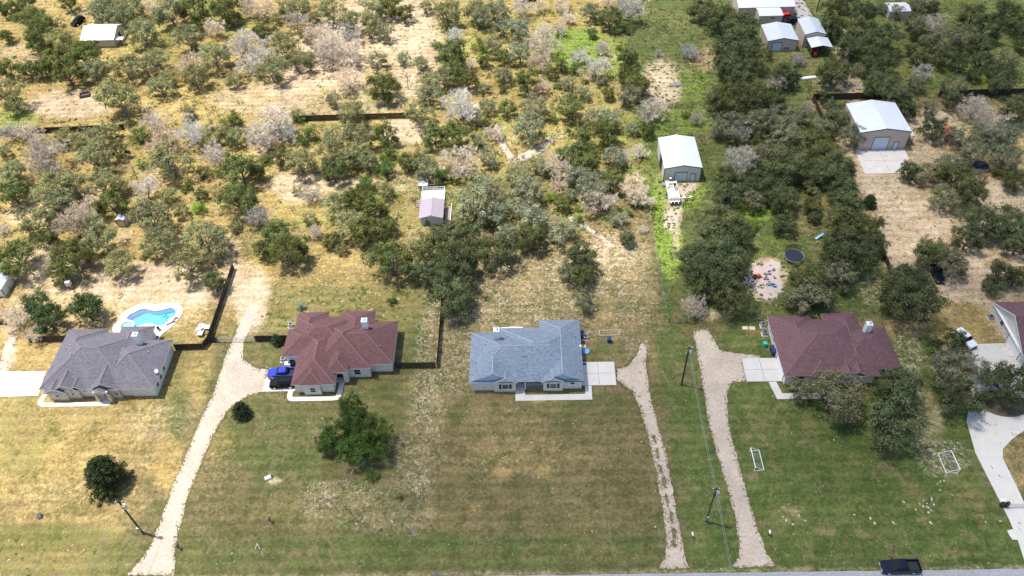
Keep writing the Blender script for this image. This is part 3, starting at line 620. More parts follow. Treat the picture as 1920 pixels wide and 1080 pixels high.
# ------------------------------------------------------------------ roofs, walls, windows
def vol(R, C, Fs, x0, x1, y0, y1, z, s, ax, e0='h', e1='h', cap=.10, skip=''):
    """one hipped or gabled roof body: R planes, C ridge caps, Fs fascia and soffit"""
    sw = (ax == 'y')
    if sw: x0, x1, y0, y1 = y0, y1, x0, x1
    h = (y1-y0)/2; yc = (y0+y1)/2; zr = z+h*s
    a = x0+(h if e0 == 'h' else 0); b = x1-(h if e1 == 'h' else 0)
    if a > b: a = b = (a+b)/2
    T = (lambda p: (p[1], p[0], p[2])) if sw else (lambda p: p)
    A, Bq, Cq, D = (x0, y0, z), (x1, y0, z), (x1, y1, z), (x0, y1, z)
    E, Fq = (a, yc, zr), (b, yc, zr)
    R.face([T(p) for p in (A, Bq, Fq, E)]); R.face([T(p) for p in (D, Cq, Fq, E)])
    if e0 == 'h': R.face([T(p) for p in (A, D, E)])
    if e1 == 'h': R.face([T(p) for p in (Bq, Cq, Fq)])
    # underside, so the roof is a closed body
    dn = lambda p, q: (p[0], p[1], p[2]-q)
    for p, q in ((A, Bq), (Bq, Cq), (Cq, D), (D, A)):
        if (p, q) == (Bq, Cq) and e1 == 'g' or (p, q) == (D, A) and e0 == 'g': continue
        Fs.face([T(p), T(q), T(dn(q, .2)), T(dn(p, .2))])
    Fs.face([T(dn(p, .2)) for p in (A, Bq, Cq, D)])
    for e, r, p, q in (('h' if e0 == 'h' else 'g', E, A, D), ('h' if e1 == 'h' else 'g', Fq, Bq, Cq)):
        if e == 'g':
            o = -.02 if r is E else .02
            for u in (p, q):
                pts = [(r[0]+o, r[1], r[2]+.03), (u[0]+o, u[1], u[2]+.03), (u[0]+o, u[1], u[2]-.2), (r[0]+o, r[1], r[2]-.22)]
                Fs.face([T(k) for k in pts])
    if (b-a) > .1: C.tube(T(E), T(Fq), cap, n=4)
    for e, r, us in ((e0, E, (A, D)), (e1, Fq, (Bq, Cq))):
        if e == 'h':
            for u in us:
                if {A: 'A', Bq: 'B', Cq: 'C', D: 'D'}[u] not in skip: C.tube(T(u), T(r), cap, n=4)

def window(root, face, c, w, h, zc, plane, fr='white', mull=1, shutters=False, pane='glass'):
    """framed window on a wall: face S looks to -y, E to +x, W to -x"""
    sgn = {'S': -1, 'E': 1, 'W': -1}[face]
    def bx(mb, u0, u1, z0, z1, d0, d1):
        a, b = sorted((plane+sgn*d0, plane+sgn*d1))
        if face == 'S': mb.box(u0, u1, a, b, z0, z1)
        else: mb.box(a, b, u0, u1, z0, z1)
    t = .09
    wd = thing('window', None, None) if False else None
    f = MB()
    bx(f, c-w/2-t, c+w/2+t, zc+h/2, zc+h/2+t, 0, .07); bx(f, c-w/2-t, c+w/2+t, zc-h/2-t, zc-h/2, 0, .10)
    bx(f, c-w/2-t, c-w/2, zc-h/2, zc+h/2, 0, .07); bx(f, c+w/2, c+w/2+t, zc-h/2, zc+h/2, 0, .07)
    if mull: bx(f, c-w/2, c+w/2, zc-.03, zc+.03, 0.012, .05)
    o = obj('window', f, MT[fr], root)
    p = MB(); bx(p, c-w/2, c+w/2, zc-h/2, zc+h/2, 0.002, .02)
    pp = obj('pane', p, MT[pane], o)
    if shutters:
        for s in (-1, 1):
            q = MB(); u = c+s*(w/2+.36); bx(q, u-.2, u+.2, zc-h/2-.05, zc+h/2+.05, 0.002, .05)
            obj('shutter', q, MT['black'], root)
    return o

def door(root, face, c, w, h, plane, m='black', name='door', frame='trim'):
    sgn = {'S': -1, 'E': 1, 'W': -1}[face]
    def bx(mb, u0, u1, z0, z1, d0, d1):
        a, b = sorted((plane+sgn*d0, plane+sgn*d1))
        if face == 'S': mb.box(u0, u1, a, b, z0, z1)
        else: mb.box(a, b, u0, u1, z0, z1)
    p = MB(); bx(p, c-w/2, c+w/2, 0.02, h, .002, .04); o = obj(name, p, MT[m], root)
    f = MB(); bx(f, c-w/2-.1, c+w/2+.1, h, h+.12, .002, .08)
    for s in (-1, 1):
        u = c+s*(w/2+.05); bx(f, u-.05, u+.05, 0, h, .002, .08)
    obj('door_frame', f, MT[frame], o)
    return o

def walls(root, boxes, m, z0=0, z1=2.72, name='wall'):
    for (x0, x1, y0, y1) in boxes:
        obj(name, MB().box(x0, x1, y0, y1, z0, z1), MT[m], root)

def chimney(root, x, y, w, z0, z1, m='white', cap='steel'):
    mb = MB().box(x-w/2, x+w/2, y-w/2, y+w/2, z0, z1)
    o = obj('chimney', mb, MT[m], root)
    c = MB().box(x-w/2-.08, x+w/2+.08, y-w/2-.08, y+w/2+.08, z1+.002, z1+.1)
    obj('chimney_cap', c, MT['white'], o)
    f = MB().tube((x, y, z1+.1), (x, y, z1+.35), .2, n=10); f.tube((x, y, z1+.36), (x, y, z1+.45), .3, .08, n=10)
    obj('flue', f, MT[cap], o)
    for s in (-1, 1):
        for a, b in ((x+s*w/2, y-w/2), ):
            pass
    cb = MB()
    for sx in (-1, 1):
        for sy in (-1, 1):
            cx, cy = x+sx*w/2, y+sy*w/2
            cb.box(cx-.07, cx+.07, cy-.07, cy+.07, z0, z1-.01)
    obj('corner_trim', cb, MT['trim'] if m == 'white4' else MT[m], o)

def roof_vents(root, pts, m='steel'):
    for (x, y, z) in pts:
        mb = MB().tube((x, y, z-.3), (x, y, z+.32), .09, n=8)
        obj('roof_vent', mb, MT[m], root)

# --- blue roofed house -------------------------------------------------
S = .52; E0 = 2.9
h3 = thing('ranch_house', 'house with slate blue shingle roof and pale blue front gables in the centre', 'house', (-.5, 95, 0))
R, C, Fs = MB(), MB(), MB()
vol(R, C, Fs, -10.95, 9.88, 88.2, 100.2, E0, S, 'x', 'h', 'h', skip='BC')
vol(R, C, Fs, -5.6, 9.9, 88.2, 101.2, E0+.006, S, 'x', skip='AB')
vol(R, C, Fs, 2.1, 9.92, 88.4, 103.0, E0+.03, S, 'y', 'g', 'h')
vol(R, C, Fs, -11.0, -2.15, 88.4, 97.0, E0+.03, S, 'y', 'g', 'h', skip='BC')
vol(R, C, Fs, -6.6, -2.15, 88.02, 92, E0+.05, S, 'y', 'g', 'h')
vol(R, C, Fs, 2.1, 6.3, 88.02, 92, E0+.05, S, 'y', 'g', 'h')
obj('roof', R, MT['roof3'], h3); obj('ridge_cap', C, MT['cap3'], h3); obj('fascia', Fs, MT['white'], h3)
walls(h3, [(-10.7, -2.5, 88.65, 99.8), (-2.5, 2.5, 91.4, 100.8), (2.5, 9.6, 88.7, 102.6)], 'stone')
walls(h3, [(-6.45, -2.55, 88.27, 88.64), (2.55, 6.1, 88.27, 88.69)], 'stone')
def gable_wall(root, x0, x1, y, z0, zlow, s, m, th=.25):
    xc = (x0+x1)/2
    obj('gable', MB().prism([(x0, z0), (x1, z0), (x1, zlow), (xc, zlow+(x1-xc)*s), (x0, zlow)], y, y+th), MT[m], root)
gable_wall(h3, -10.72, -2.42, 88.6, 2.02, 2.93, S, 'bluesiding'); gable_wall(h3, 2.4, 9.62, 88.62, 2.02, 2.93, S, 'bluesiding')
gable_wall(h3, -6.42, -2.57, 88.24, 2.6, 2.9, S*.98, 'stone'); gable_wall(h3, 2.57, 6.08, 88.24, 2.6, 2.9, S*.98, 'stone')
window(h3, 'S', -9.55, .5, .32, 2.42, 88.6); window(h3, 'S', -7.75, .5, .32, 2.42, 88.6)
window(h3, 'S', -4.4, 1.15, 1.2, 1.55, 88.24, shutters=True); window(h3, 'S', 4.35, 1.15, 1.2, 1.55, 88.24, shutters=True)
window(h3, 'S', 7.85, .75, 1.15, 2.1, 88.6)
for gx, gz in ((-6.55, 4.75), (6.0, 4.5)): obj('gable_vent', MB().box(gx-.28, gx+.28, 88.54, 88.58, gz-.12, gz+.12), MT['black'], h3)
for gx, gz in ((-4.4, 3.55), (4.35, 3.5)): obj('gable_vent', MB().prism([(gx-.4, gz-.02), (gx+.4, gz-.02), (gx, gz+.2)], 88.16, 88.22), MT['black'], h3)
door(h3, 'S', -1.6, 1.0, 2.1, 91.4, 'black'); window(h3, 'S', .9, 1.6, 1.3, 1.5, 91.4)
obj('porch_floor', MB().box(-2.5, 2.5, 88.7, 91.38, 0, .11), MT['concrete'], h3)
for px in (-.75, ): obj('porch_post', MB().box(px-.07, px+.07, 88.6, 88.74, .11, 2.7), MT['white'], h3)
rl = MB(); rl.box(-.75, 2.5, 88.62, 88.68, .95, 1.0); rl.box(-.75, 2.5, 88.62, 88.68, .2, .25)
for i in range(24): rl.box(-.68+i*.135, -.65+i*.135, 88.635, 88.665, .25, .95)
obj('porch_railing', rl, MT['black'], h3)
chimney(h3, -5.95, 97.4, .95, 3.8, 6.9)
roof_vents(h3, [(-.9, 92.4, 5.15), (-.5, 92.4, 5.15), (-9.9, 92.5, 3.5), (8.8, 98.2, 3.6), (6.3, 95.9, 4.9)])
obj('satellite_mount', MB().box(9.3, 9.9, 96.1, 96.5, 2.95, 3.12), MT['white'], h3)
obj('patio_awning', MB().box(-5.2, -1.1, 100.9, 101.9, 2.35, 2.42), MT['white'], h3)
obj('door_mat', MB().box(9.95, 10.8, 94.1, 94.5, .085, .1), MT['rubber'], h3)
obj('door', MB().box(9.602, 9.66, 89.6, 94.0, .05, 2.2), MT['white'], h3, label='white garage door')

# --- maroon roofed house with the two parked cars ------------------------
h2 = thing('ranch_house', 'house with maroon hipped shingle roof beside the blue pickup and black suv', 'house', (-35, 97, 0))
R, C, Fs = MB(), MB(), MB()
vol(R, C, Fs, -43.6, -35.5, 88.45, 101, E0+.02, S, 'y')
vol(R, C, Fs, -46.6, -38, 95.2, 102.0, E0, S, 'x')
vol(R, C, Fs, -45.4, -33.4, 95.22, 105.0, E0+.01, S, 'x')
vol(R, C, Fs, -45.4, -39.3, 96.5, 106.3, E0+.02, S, 'y')
vol(R, C, Fs, -36.8, -30.0, 95, 106.35, E0+.02, S, 'y')
vol(R, C, Fs, -39, -25.35, 92.95, 103.55, E0, S, 'x')
vol(R, C, Fs, -40.7, -29.3, 91.97, 104, E0+.01, S, 'y')
vol(R, C, Fs, -37.45, -33.4, 90.7, 96, 3.5, .62, 'y')
vol(R, C, Fs, -41.95, -37.85, 88.3, 93, E0+.04, .68, 'y')
obj('roof', R, MT['roof2'], h2); obj('ridge_cap', C, MT['cap2'], h2); obj('fascia', Fs, MT['white'], h2)
walls(h2, [(-43.15, -36.1, 88.9, 96), (-46.1, -39, 95.7, 101.6), (-45, -39.7, 101.6, 105.8), (-39.7, -30.5, 92.3, 104.5), (-30.5, -25.75, 93.45, 103.1), (-36.2, -29.75, 92.25, 93)], 'stone')
walls(h2, [(-41.5, -38.4, 88.3, 88.89)], 'stone')
walls(h2, [(-34.5, -33.75, 91.05, 92.24), (-37.2, -36.55, 91.05, 92.2)], 'stone', 0, 2.6)
walls(h2, [(-37.2, -33.75, 91.05, 91.5)], 'stone', 2.6, 3.35)
for k in range(3): window(h2, 'S', -36.1+k*.75, .35, .12, 3.0, 91.04, mull=0)
window(h2, 'S', -32.1, 1.15, 1.4, 1.55, 92.25); window(h2, 'S', -39.8, 1.0, 1.3, 1.5, 88.3)
window(h2, 'S', -42.4, .5, .12, 2.45, 88.9, mull=0); window(h2, 'S', -37.2, .5, .12, 2.45, 88.9, mull=0)
door(h2, 'S', -35.5, 1.2, 2.1, 92.25)
obj('porch_floor', MB().box(-36.5, -34.5, 91.0, 92.24, 0, .11), MT['concrete_w'], h2)
door(h2, 'W', 90.6, 2.6, 2.2, -43.15, 'white', 'garage_door'); door(h2, 'W', 93.7, 2.6, 2.2, -43.15, 'white', 'garage_door')
chimney(h2, -31.0, 100.3, .95, 4.0, 7.0)
roof_vents(h2, [(-39.8, 96.5, 4.75), (-27.9, 96, 4.3), (-42.2, 100.3, 4.8)])

# --- grey and plum roofed twins -------------------------------------------
def twin(name, label, dx, mr, mc, wallm, full):
    h = thing(name, label, 'house', (-79.5+dx, 95.5, 0))
    R, C, Fs = MB(), MB(), MB()
    V = lambda x0, x1, *a, **k: vol(R, C, Fs, x0+dx, x1+dx, *a, **k)
    V(-90.2, -73.6, 88.5, 102.0, E0, S, 'x')
    V(-90.1, -82.1, 92, 103.0, E0+.02, S, 'y')
    V(-79.8, -73.25, 93, 103.45, E0+.02, S, 'y')
    V(-80, -68.7, 88.25 if full else 89.75, 99.85, E0+.01, S, 'x')
    V(-80.5, -73.1, 88.22, 98, E0+.015, S, 'y')
    if full:
        V(-87.6, -82.9, 88.0, 95, E0+.03, .70, 'y', 'g', 'h')
        V(-89.2, -85.2, 87.75, 92, E0-.3, .60, 'y', 'g', 'h')
        V(-84.8, -81.6, 88.1, 92, E0+.02, .66, 'y', 'g', 'h')
        V(-80.7, -75.3, 88.1, 96, E0+.04, .74, 'y', 'g', 'h')
        V(-79.9, -77.2, 87.3, 90, 2.95, .55, 'y', 'g', 'h')
    else:
        V(-85.5, -81.5, 88.3, 94, E0+.03, .62, 'y', 'h', 'h')
        V(-80.8, -77.2, 88.0, 94, E0+.05, .70, 'y', 'g', 'h')
        V(-79, -75.2, 88.15, 94, E0+.04, .66, 'y', 'g', 'h')
    obj('roof', R, MT[mr], h); obj('ridge_cap', C, MT[mc], h); obj('fascia', Fs, MT['white'], h)
    y0 = 88.75
    B = [(-89.7, -73.6, y0+.1, 101.6), (-89.6, -82.6, 101.6, 102.6), (-79.4, -73.7, 101.6, 103.0)]
    B.append((-73.6, -69.2, 88.7 if full else 90.2, 99.4))
    walls(h, [(a+dx, b+dx, c_, d_) for a, b, c_, d_ in B], wallm)
    if full:
        walls(h, [(a+dx, b+dx, c_, d_) for a, b, c_, d_ in [(-88.9, -85.5, 88.05, 88.84), (-87.2, -83.2, 88.4, 88.83), (-77.4, -75.7, 88.35, 88.82)]], 'stone_tan')
        for a, b, y, z in ((-87.3, -83.2, 88.32, .70), (-88.9, -85.5, 88.0, .60), (-84.5, -81.9, 88.5, .66), (-80.3, -75.7, 88.45, .74)):
            zl = 2.62 if y == 88.0 else 2.9
            obj('gable', MB().prism([(a+dx, 2.4), (b+dx, 2.4), (b+dx, zl), ((a+b)/2+dx, zl+(b-a)/2*z), (a+dx, zl)], y, y+.2), MT['stone_tan'], h)
        for wx, y, w_ in ((-87.2, 88.04, .8), (-84.4, 88.38, .6), (-76.3, 88.33, .9)):
            window(h, 'S', wx+dx, w_, .7, 1.45, y, 'white')
        window(h, 'S', -82.3+dx, .6, .6, 1.9, 88.84)
        for wx in (-72.4, -70.6): window(h, 'S', wx+dx, .5, .14, 2.45, 88.7, mull=0)
        for wy in (90.2, 92.0, 94.0): window(h, 'E', wy, .85, 1.1, 1.6, -69.2+dx)
        # arched entry
        for px in (-79.7, -77.4):
            obj('porch_column', MB().box(px-.25+dx, px+.25+dx, 87.45, 87.95, 0, 2.8), MT['stone_tan'], h)
        obj('entry_arch', MB().prism([(-79.95+dx, 2.3), (-79.0+dx, 2.6), (-78.1+dx, 2.6), (-77.15+dx, 2.3), (-77.15+dx, 2.95), (-78.55+dx, 3.6), (-79.95+dx, 2.95)], 87.42, 87.7), MT['stone_tan'], h)
        obj('porch_floor', MB().box(-79.9+dx, -77.2+dx, 87.46, 88.84, 0, .11), MT['concrete_w'], h)
        door(h, 'S', -78.5+dx, 1.0, 2.1, 88.84)
        obj('porch_lamp', MB().ball((-78.6+dx, 87.7, 2.45), .12), MT['white'], h)
        d = thing_part_dish(h, (-69.0+dx, 91.6, 3.25))
    else:
        window(h, 'S', -88.0+dx, .9, 1.3, 1.5, 88.85); window(h, 'S', -71.6+dx, .9, 1.3, 1.5, 90.2)
        window(h, 'W', 98.2, .9, 1.2, 1.55, -89.7+dx); window(h, 'W', 100.4, .9, 1.2, 1.55, -89.7+dx)
        door(h, 'S', -87.0+dx, 1.0, 2.1, 88.84)
    door(h, 'W', 92.2, 4.8, 2.25, -89.7+dx, 'white', 'garage_door')
    return h

def thing_part_dish(root, p):
    mb = MB(); mb.tube(p, (p[0], p[1], p[2]+.5), .03)
    k = len(mb.v)
    for r, z in ((0, .0), (.2, .03), (.38, .12)):
        for i in range(14):
            t = i*2*math.pi/14; mb.v.append((r*math.cos(t), r*math.sin(t), z))
    for j in range(2):
        for i in range(14):
            a = k+j*14+i; b = k+j*14+(i+1) % 14; mb.f.append((a, b, b+14, a+14))
    mb.transform(Matrix.Translation((p[0], p[1], p[2]+.6)) @ Matrix.Rotation(math.radians(45), 4, 'X') , k)
    return obj('satellite_dish', mb, MT['white'], root)

h1 = twin('ranch_house', 'grey shingled house with tan stone gables next to the swimming pool', 0, 'roof1', 'cap1', 'stone', True)
chimney(h1, -74.2, 98.2, .9, 3.6, 6.6)
roof_vents(h1, [(-85.5, 94.6, 5.4), (-87, 97.5, 4.5), (-71.5, 95.6, 4.3)])
h4 = twin('ranch_house', 'house with plum shingle roof behind the large oaks, right of the trash bins', 136.3, 'roof4', 'cap4', 'stone', False)
chimney(h4, 63.1, 97.6, .9, 3.6, 6.4)
roof_vents(h4, [(51.0, 96.3, 5.3), (65.8, 95.4, 3.9)])

h5 = thing('ranch_house', 'maroon roofed house cut by the right edge beside the white concrete drive', 'house', (100, 98, 0))
R, C, Fs = MB(), MB(), MB()
vol(R, C, Fs, 90.35, 112, 92.4, 105.5, E0, S, 'x', 'g', 'h')
obj('roof', R, MT['roof4'], h5); obj('ridge_cap', C, MT['cap4'], h5); obj('fascia', Fs, MT['white'], h5)
walls(h5, [(90.8, 111.5, 92.9, 105.1)], 'stone')
obj('gable', MB().prism([(92.9, 2.7), (105.1, 2.7), (99, 5.9)], 90.82, 91.1, 'x'), MT['stone'], h5)
window(h5, 'W', 101.2, 1.0, 1.3, 1.7, 90.8)
door(h5, 'W', 95.8, 4.6, 2.3, 90.8, 'white', 'garage_door')

# ------------------------------------------------------------------ sheds and barns
def barn(name, label, cat, x0, x1, y0, y1, ze, zr, mr, mw, ax='y', over=.12, trim='trim'):
    r = thing(name, label, cat, ((x0+x1)/2, (y0+y1)/2, 0))
    Rr, Cc, Ff = MB(), MB(), MB()
    if ax == 'y':
        xc = (x0+x1)/2
        obj('wall', MB().prism([(x0, 0), (x1, 0), (x1, ze-.06), (xc, zr-.06), (x0, ze-.06)], y0, y1), MT[mw], r)
        for s, xa in ((-1, x0-over), (1, x1+over)):
            zz = ze-over*(zr-ze)/((x1-x0)/2)
            Rr.prism([(xc, zr+.05), (xa, zz+.05), (xa, zz), (xc, zr)], y0-over, y1+over)
        obj('roof', Rr, MT[mr], r)
        obj('ridge_cap', MB().prism([(xc-.22, zr+.045), (xc, zr+.085), (xc+.22, zr+.045)], y0-over-.01, y1+over+.01), MT[mr], r)
        Ff.prism([(x0-over, ze-.22), (xc, zr-.2), (x1+over, ze-.22), (x1+over, ze-.03), (xc, zr+.0), (x0-over, ze-.03)], y0-over-.03, y0-over+.0)
        for sx in (x0, x1): Ff.box(sx-.08, sx+.08, y0-.04, y0+.08, 0, ze-.1)
    else:
        yc = (y0+y1)/2
        obj('wall', MB().prism([(y0, 0), (y1, 0), (y1, ze-.06), (yc, zr-.06), (y0, ze-.06)], x0, x1, 'x'), MT[mw], r)
        for ya in (y0-over, y1+over):
            zz = ze-over*(zr-ze)/((y1-y0)/2)
            Rr.prism([(yc, zr+.05), (ya, zz+.05), (ya, zz), (yc, zr)], x0-over, x1+over, 'x')
        obj('roof', Rr, MT[mr], r)
        Ff.prism([(y0-over, ze-.22), (yc, zr-.2), (y1+over, ze-.22), (y1+over, ze-.03), (yc, zr), (y0-over, ze-.03)], x1+over, x1+over+.03, 'x')
    obj('trim', Ff, MT[trim], r)
    return r

b = barn('metal_barn', 'sage green metal barn with white roof just behind the pontoon boat', 'barn', 32.35, 40.9, 148.2, 159.9, 3.95, 4.75, 'metalroof', 'sagemetal')
door(b, 'S', 36.3, 2.7, 2.6, 148.2, 'bluedoor', 'roller_door'); door(b, 'S', 39.1, 1.1, 2.1, 148.2, 'bluedoor')
obj('dark_opening_sheet', MB().box(32.28, 32.34, 151.8, 155.0, 0, 3.3), MT['black'], b)  # black sheet painted as the shaded inside of the open side door
b = barn('metal_barn', 'large tan metal barn with white roof and a concrete apron in front', 'barn', 80.1, 92.0, 158.6, 170.5, 5.2, 6.2, 'metalroof', 'tanmetal')
door(b, 'S', 85.7, 3.6, 3.6, 158.6, 'bluedoor', 'roller_door'); door(b, 'S', 89.5, 1.0, 2.1, 158.6, 'bluedoor')
ln = MB().prism([(92.15, 3.2), (94.2, 2.6), (94.2, 2.66), (92.15, 3.26)], 160, 166)
obj('lean_to_roof', ln, MT['greywall'], b)
for yy in (160.2, 165.8): obj('post', MB().box(94.0, 94.12, yy-.06, yy+.06, 0, 2.62), MT['trim'], b)
b = barn('metal_workshop', 'low wide tan workshop with a pale blue roller door, left of the carport shed', 'workshop', 68.9, 77.3, 205.4, 214.4, 3.2, 4.0, 'metalroof_b', 'tanmetal')
door(b, 'S', 71.6, 2.6, 2.5, 205.4, 'bluedoor', 'roller_door'); window(b, 'S', 74.4, 1.8, .8, .75, 205.4, 'white')
b = barn('metal_shed', 'tall narrow tan metal shed directly behind the open carport', 'shed', 79.5, 85.2, 207.0, 215.7, 4.0, 4.8, 'metalroof_b', 'tanmetal')
obj('wall_panel', MB().box(77.9, 79.4, 211.5, 215.2, 0, .12), MT['concrete'], b)
cp = thing('open_carport', 'open carport with a bright metal roof attached before the narrow tan shed', 'carport', (83, 204.4, 0))
obj('roof', MB().prism([(80.0, 2.9), (82.9, 3.5), (85.9, 2.9), (85.9, 2.97), (82.9, 3.57), (80.0, 2.97)], 201.6, 206.8), MT['metalroof'], cp)
obj('side_panel', MB().box(80.02, 80.07, 202.0, 206.8, 1.9, 2.88), MT['trim'], cp)
for px in (80.15, 85.75):
    for py in (201.9, 204.3, 206.6): obj('post', MB().box(px-.06, px+.06, py-.06, py+.06, 0, 2.9), MT['steel'], cp)
b = barn('metal_building', 'long tan building with white roof at the top edge left of the gravel road', 'building', 64.5, 81.2, 224.9, 232.5, 3.2, 4.2, 'metalroof', 'tanmetal', 'x')
b = barn('metal_building', 'tan addition with flat white roof between the long building and the workshop', 'building', 69.6, 76.4, 219.9, 224.6, 3.1, 3.5, 'metalroof', 'tanmetal', 'x')
window(b, 'S', 73.6, 1.4, .7, 2.3, 219.9)
b = barn('farm_building', 'tan cottage with a bright white metal roof in the far left corner', 'cottage', -130.6, -121.2, 217.3, 226.6, 2.6, 4.4, 'tlroof', 'stone_tan', 'x', .35, 'white')
window(b, 'S', -126.0, 1.2, .7, 1.6, 217.3); window(b, 'E', 219.3, .8, .9, 1.6, -121.2); door(b, 'E', 222, 1.0, 2.1, -121.2)
obj('porch_roof', MB().box(-121.1, -118.6, 217.6, 219.4, 2.0, 2.08), MT['white'], b)
for yy in (217.7, 219.3): obj('porch_post', MB().box(-118.8, -118.7, yy-.05, yy+.05, 0, 2.0), MT['white'], b)
b = barn('garden_shed', 'small grey shed cut by the left edge above the first driveway', 'shed', -113.5, -109.4, 115.0, 119.6, 2.3, 2.9, 'metalroof_b', 'white')
b = barn('storage_shed', 'small shed with a white roof at the top edge on the far right', 'shed', 108.3, 114.4, 221.8, 227.0, 2.4, 3.0, 'metalroof', 'tanmetal', 'x')
# deer blind
gx, gy = G(230, 425)
b = barn('deer_blind', 'tiny boxy blind with a pale roof hidden among the oaks on the left', 'blind', gx-.9, gx+.9, gy, gy+2.2, 2.0, 2.3, 'metalroof_b', 'stone_tan')

# wooden shed with deck and chicken coop
sh = barn('garden_shed', 'grey board shed with a violet grey roof and a wagon wheel on its front', 'shed', -23.55, -18.8, 134.8, 140.4, 2.4, 3.05, 'liliac', 'greywall', 'y', .35, 'white')
wl = MB()
for i in range(20):
    a, b_ = i*math.pi/10, (i+1)*math.pi/10
    wl.tube((-22.1+.5*math.cos(a), 134.7, .75+.5*math.sin(a)), (-22.1+.5*math.cos(b_), 134.7, .75+.5*math.sin(b_)), .05, n=5)
for i in range(4):
    a = i*math.pi/4; wl.tube((-22.1-.5*math.cos(a), 134.7, .75-.5*math.sin(a)), (-22.1+.5*math.cos(a), 134.7, .75+.5*math.sin(a)), .03, n=4)
ww = obj('wagon_wheel', wl, MT['black'], None); tag(ww, 'black wagon wheel hanging on the front of the small grey shed', 'wheel')
obj('gable_vent', MB().box(-22.35, -22.1, 134.72, 134.79, 1.75, 1.95), MT['black'], sh)
dk = thing('wooden_deck', 'white deck with railings attached behind the violet roofed shed', 'deck', (-21.5, 143.3, 0))
obj('deck_floor', MB().box(-24.0, -18.75, 140.8, 146.2, .55, .65), MT['white'], dk)
for dx_ in (-23.9, -21.4, -18.9):
    for dy_ in (141, 143.6, 146.1): obj('post', MB().box(dx_-.06, dx_+.06, dy_-.06, dy_+.06, 0, 1.7 if dy_ > 146 else .55), MT['white'], dk)
rl = MB().box(-24.0, -18.8, 146.06, 146.14, 1.6, 1.68)
rl.box(-24.0, -18.8, 146.06, 146.14, 1.1, 1.16); rl.box(-24.04, -23.96, 141, 146.1, 1.6, 1.68); rl.box(-18.86, -18.78, 141, 146.1, 1.6, 1.68)
for i in range(26): rl.box(-23.9+i*.2, -23.86+i*.2, 146.08, 146.12, .65, 1.1)
obj('railing', rl, MT['white'], dk)
st = MB()
for i in range(4): st.box(-25.3, -24.05, 141.0+i*.45, 141.4+i*.45, .0, .15+i*.13)
obj('steps', st, MT['deckwood'], dk)
for sx in (-25.35, -24.1):
    q = MB().tube((sx, 140.8, 1.0), (sx, 145.6, 1.65), .05, n=4); q.tube((sx, 140.8, 0), (sx, 140.8, 1.0), .05, n=4); q.tube((sx, 142.8, 0), (sx, 142.8, 1.3), .05, n=4)
    obj('handrail', q, MT['black'], dk)
wk = thing('board_walk', 'weathered board walk along the right side of the violet roofed shed', 'walkway', (-17.8, 137.5, 0))
for i in range(20): obj('board', MB().box(-18.35, -17.1, 134.6+i*.31, 134.87+i*.31, .02, .2), MT['deckwood'], wk)
obj('curb_rail', MB().box(-17.08, -16.98, 134.5, 141.5, .02, .55), MT['white'], wk)
co = thing('chicken_coop', 'small slant roofed coop with a wire run behind the white deck', 'coop', (-24, 147.9, 0))
obj('roof', MB().prism([(146.7, 1.5), (148.7, 1.9), (148.7, 1.96), (146.7, 1.56)], -25.1, -22.8, 'x'), MT['metalroof_b'], co)
obj('wall', MB().box(-24.9, -23.0, 146.95, 148.5, 0.5, 1.52), MT['deckwood'], co)
q = MB()
for xx in (-25, -22.9, -21.2):
    for yy in (146.8, 149.6): q.box(xx-.04, xx+.04, yy-.04, yy+.04, 0, 1.9)
q.box(-25, -21.2, 149.56, 149.64, 1.85, 1.92); q.box(-21.24, -21.16, 146.8, 149.6, 1.85, 1.92); q.box(-22.9, -21.2, 146.76, 146.84, 1.85, 1.92)
obj('run_frame', q, MT['deckwood'], co)

# ------------------------------------------------------------------ pool
deck = MB(); k = 0
tri = tessellate_polygon([[Vector((*p, 0)) for p in DECK], [Vector((*p, 0)) for p in POOL]])
allp = DECK+POOL
deck.v = [(p[0], p[1], .12) for p in allp]+[(p[0], p[1], -.05) for p in allp]
deck.f = [tuple(t) for t in tri]
nd, npl = len(DECK), len(POOL); tot = nd+npl
for i in range(nd):
    j = (i+1) % nd; deck.f.append((i, i+tot, j+tot, j))
for i in range(npl):
    j = (i+1) % npl; deck.f.append((nd+i, nd+i+tot, nd+j+tot, nd+j))
pc = thing('swimming_pool', 'kidney shaped blue swimming pool with white surround behind the grey roofed house', 'swimming pool', (*G(290, 592), 0))
obj('pool_deck', deck, MT['concrete_w'], pc)
bs = MB(); n = len(POOL)
cx_ = sum(p[0] for p in POOL)/n; cy_ = sum(p[1] for p in POOL)/n
bs.v = [(p[0], p[1], -.05) for p in POOL]+[(p[0], p[1], -1.15) for p in POOL]
for i in range(n): bs.f.append((i, (i+1) % n, n+(i+1) % n, n+i))
bs.f += [tuple(n+i for i in t) for t in tessellate_polygon([[Vector((*p, 0)) for p in POOL]])]
mpl, N_, L_, B_ = new_mat('pool_plaster_caustics')
no = N_.new('ShaderNodeTexVoronoi'); no.feature = 'DISTANCE_TO_EDGE'; no.inputs['Scale'].default_value = 2.2
rp = N_.new('ShaderNodeMapRange'); rp.inputs[1].default_value = 0; rp.inputs[2].default_value = .25; rp.inputs[3].default_value = 1; rp.inputs[4].default_value = 0
tcn = N_.new('ShaderNodeTexCoord'); L_.new(tcn.outputs['Object'], no.inputs['Vector']); L_.new(no.outputs['Distance'], rp.inputs[0])
mxn = N_.new('ShaderNodeMix'); mxn.data_type = 'RGBA'; mxn.inputs[6].default_value = (.16, .62, .74, 1); mxn.inputs[7].default_value = (.42, .86, .92, 1)  # bright web of rippled sunlight painted into the blue plaster colour
L_.new(rp.outputs[0], mxn.inputs[0]); L_.new(mxn.outputs[2], B_.inputs['Base Color'])
obj('basin', bs, mpl, pc)
wt, N_, L_, B_ = new_mat('pool_water')
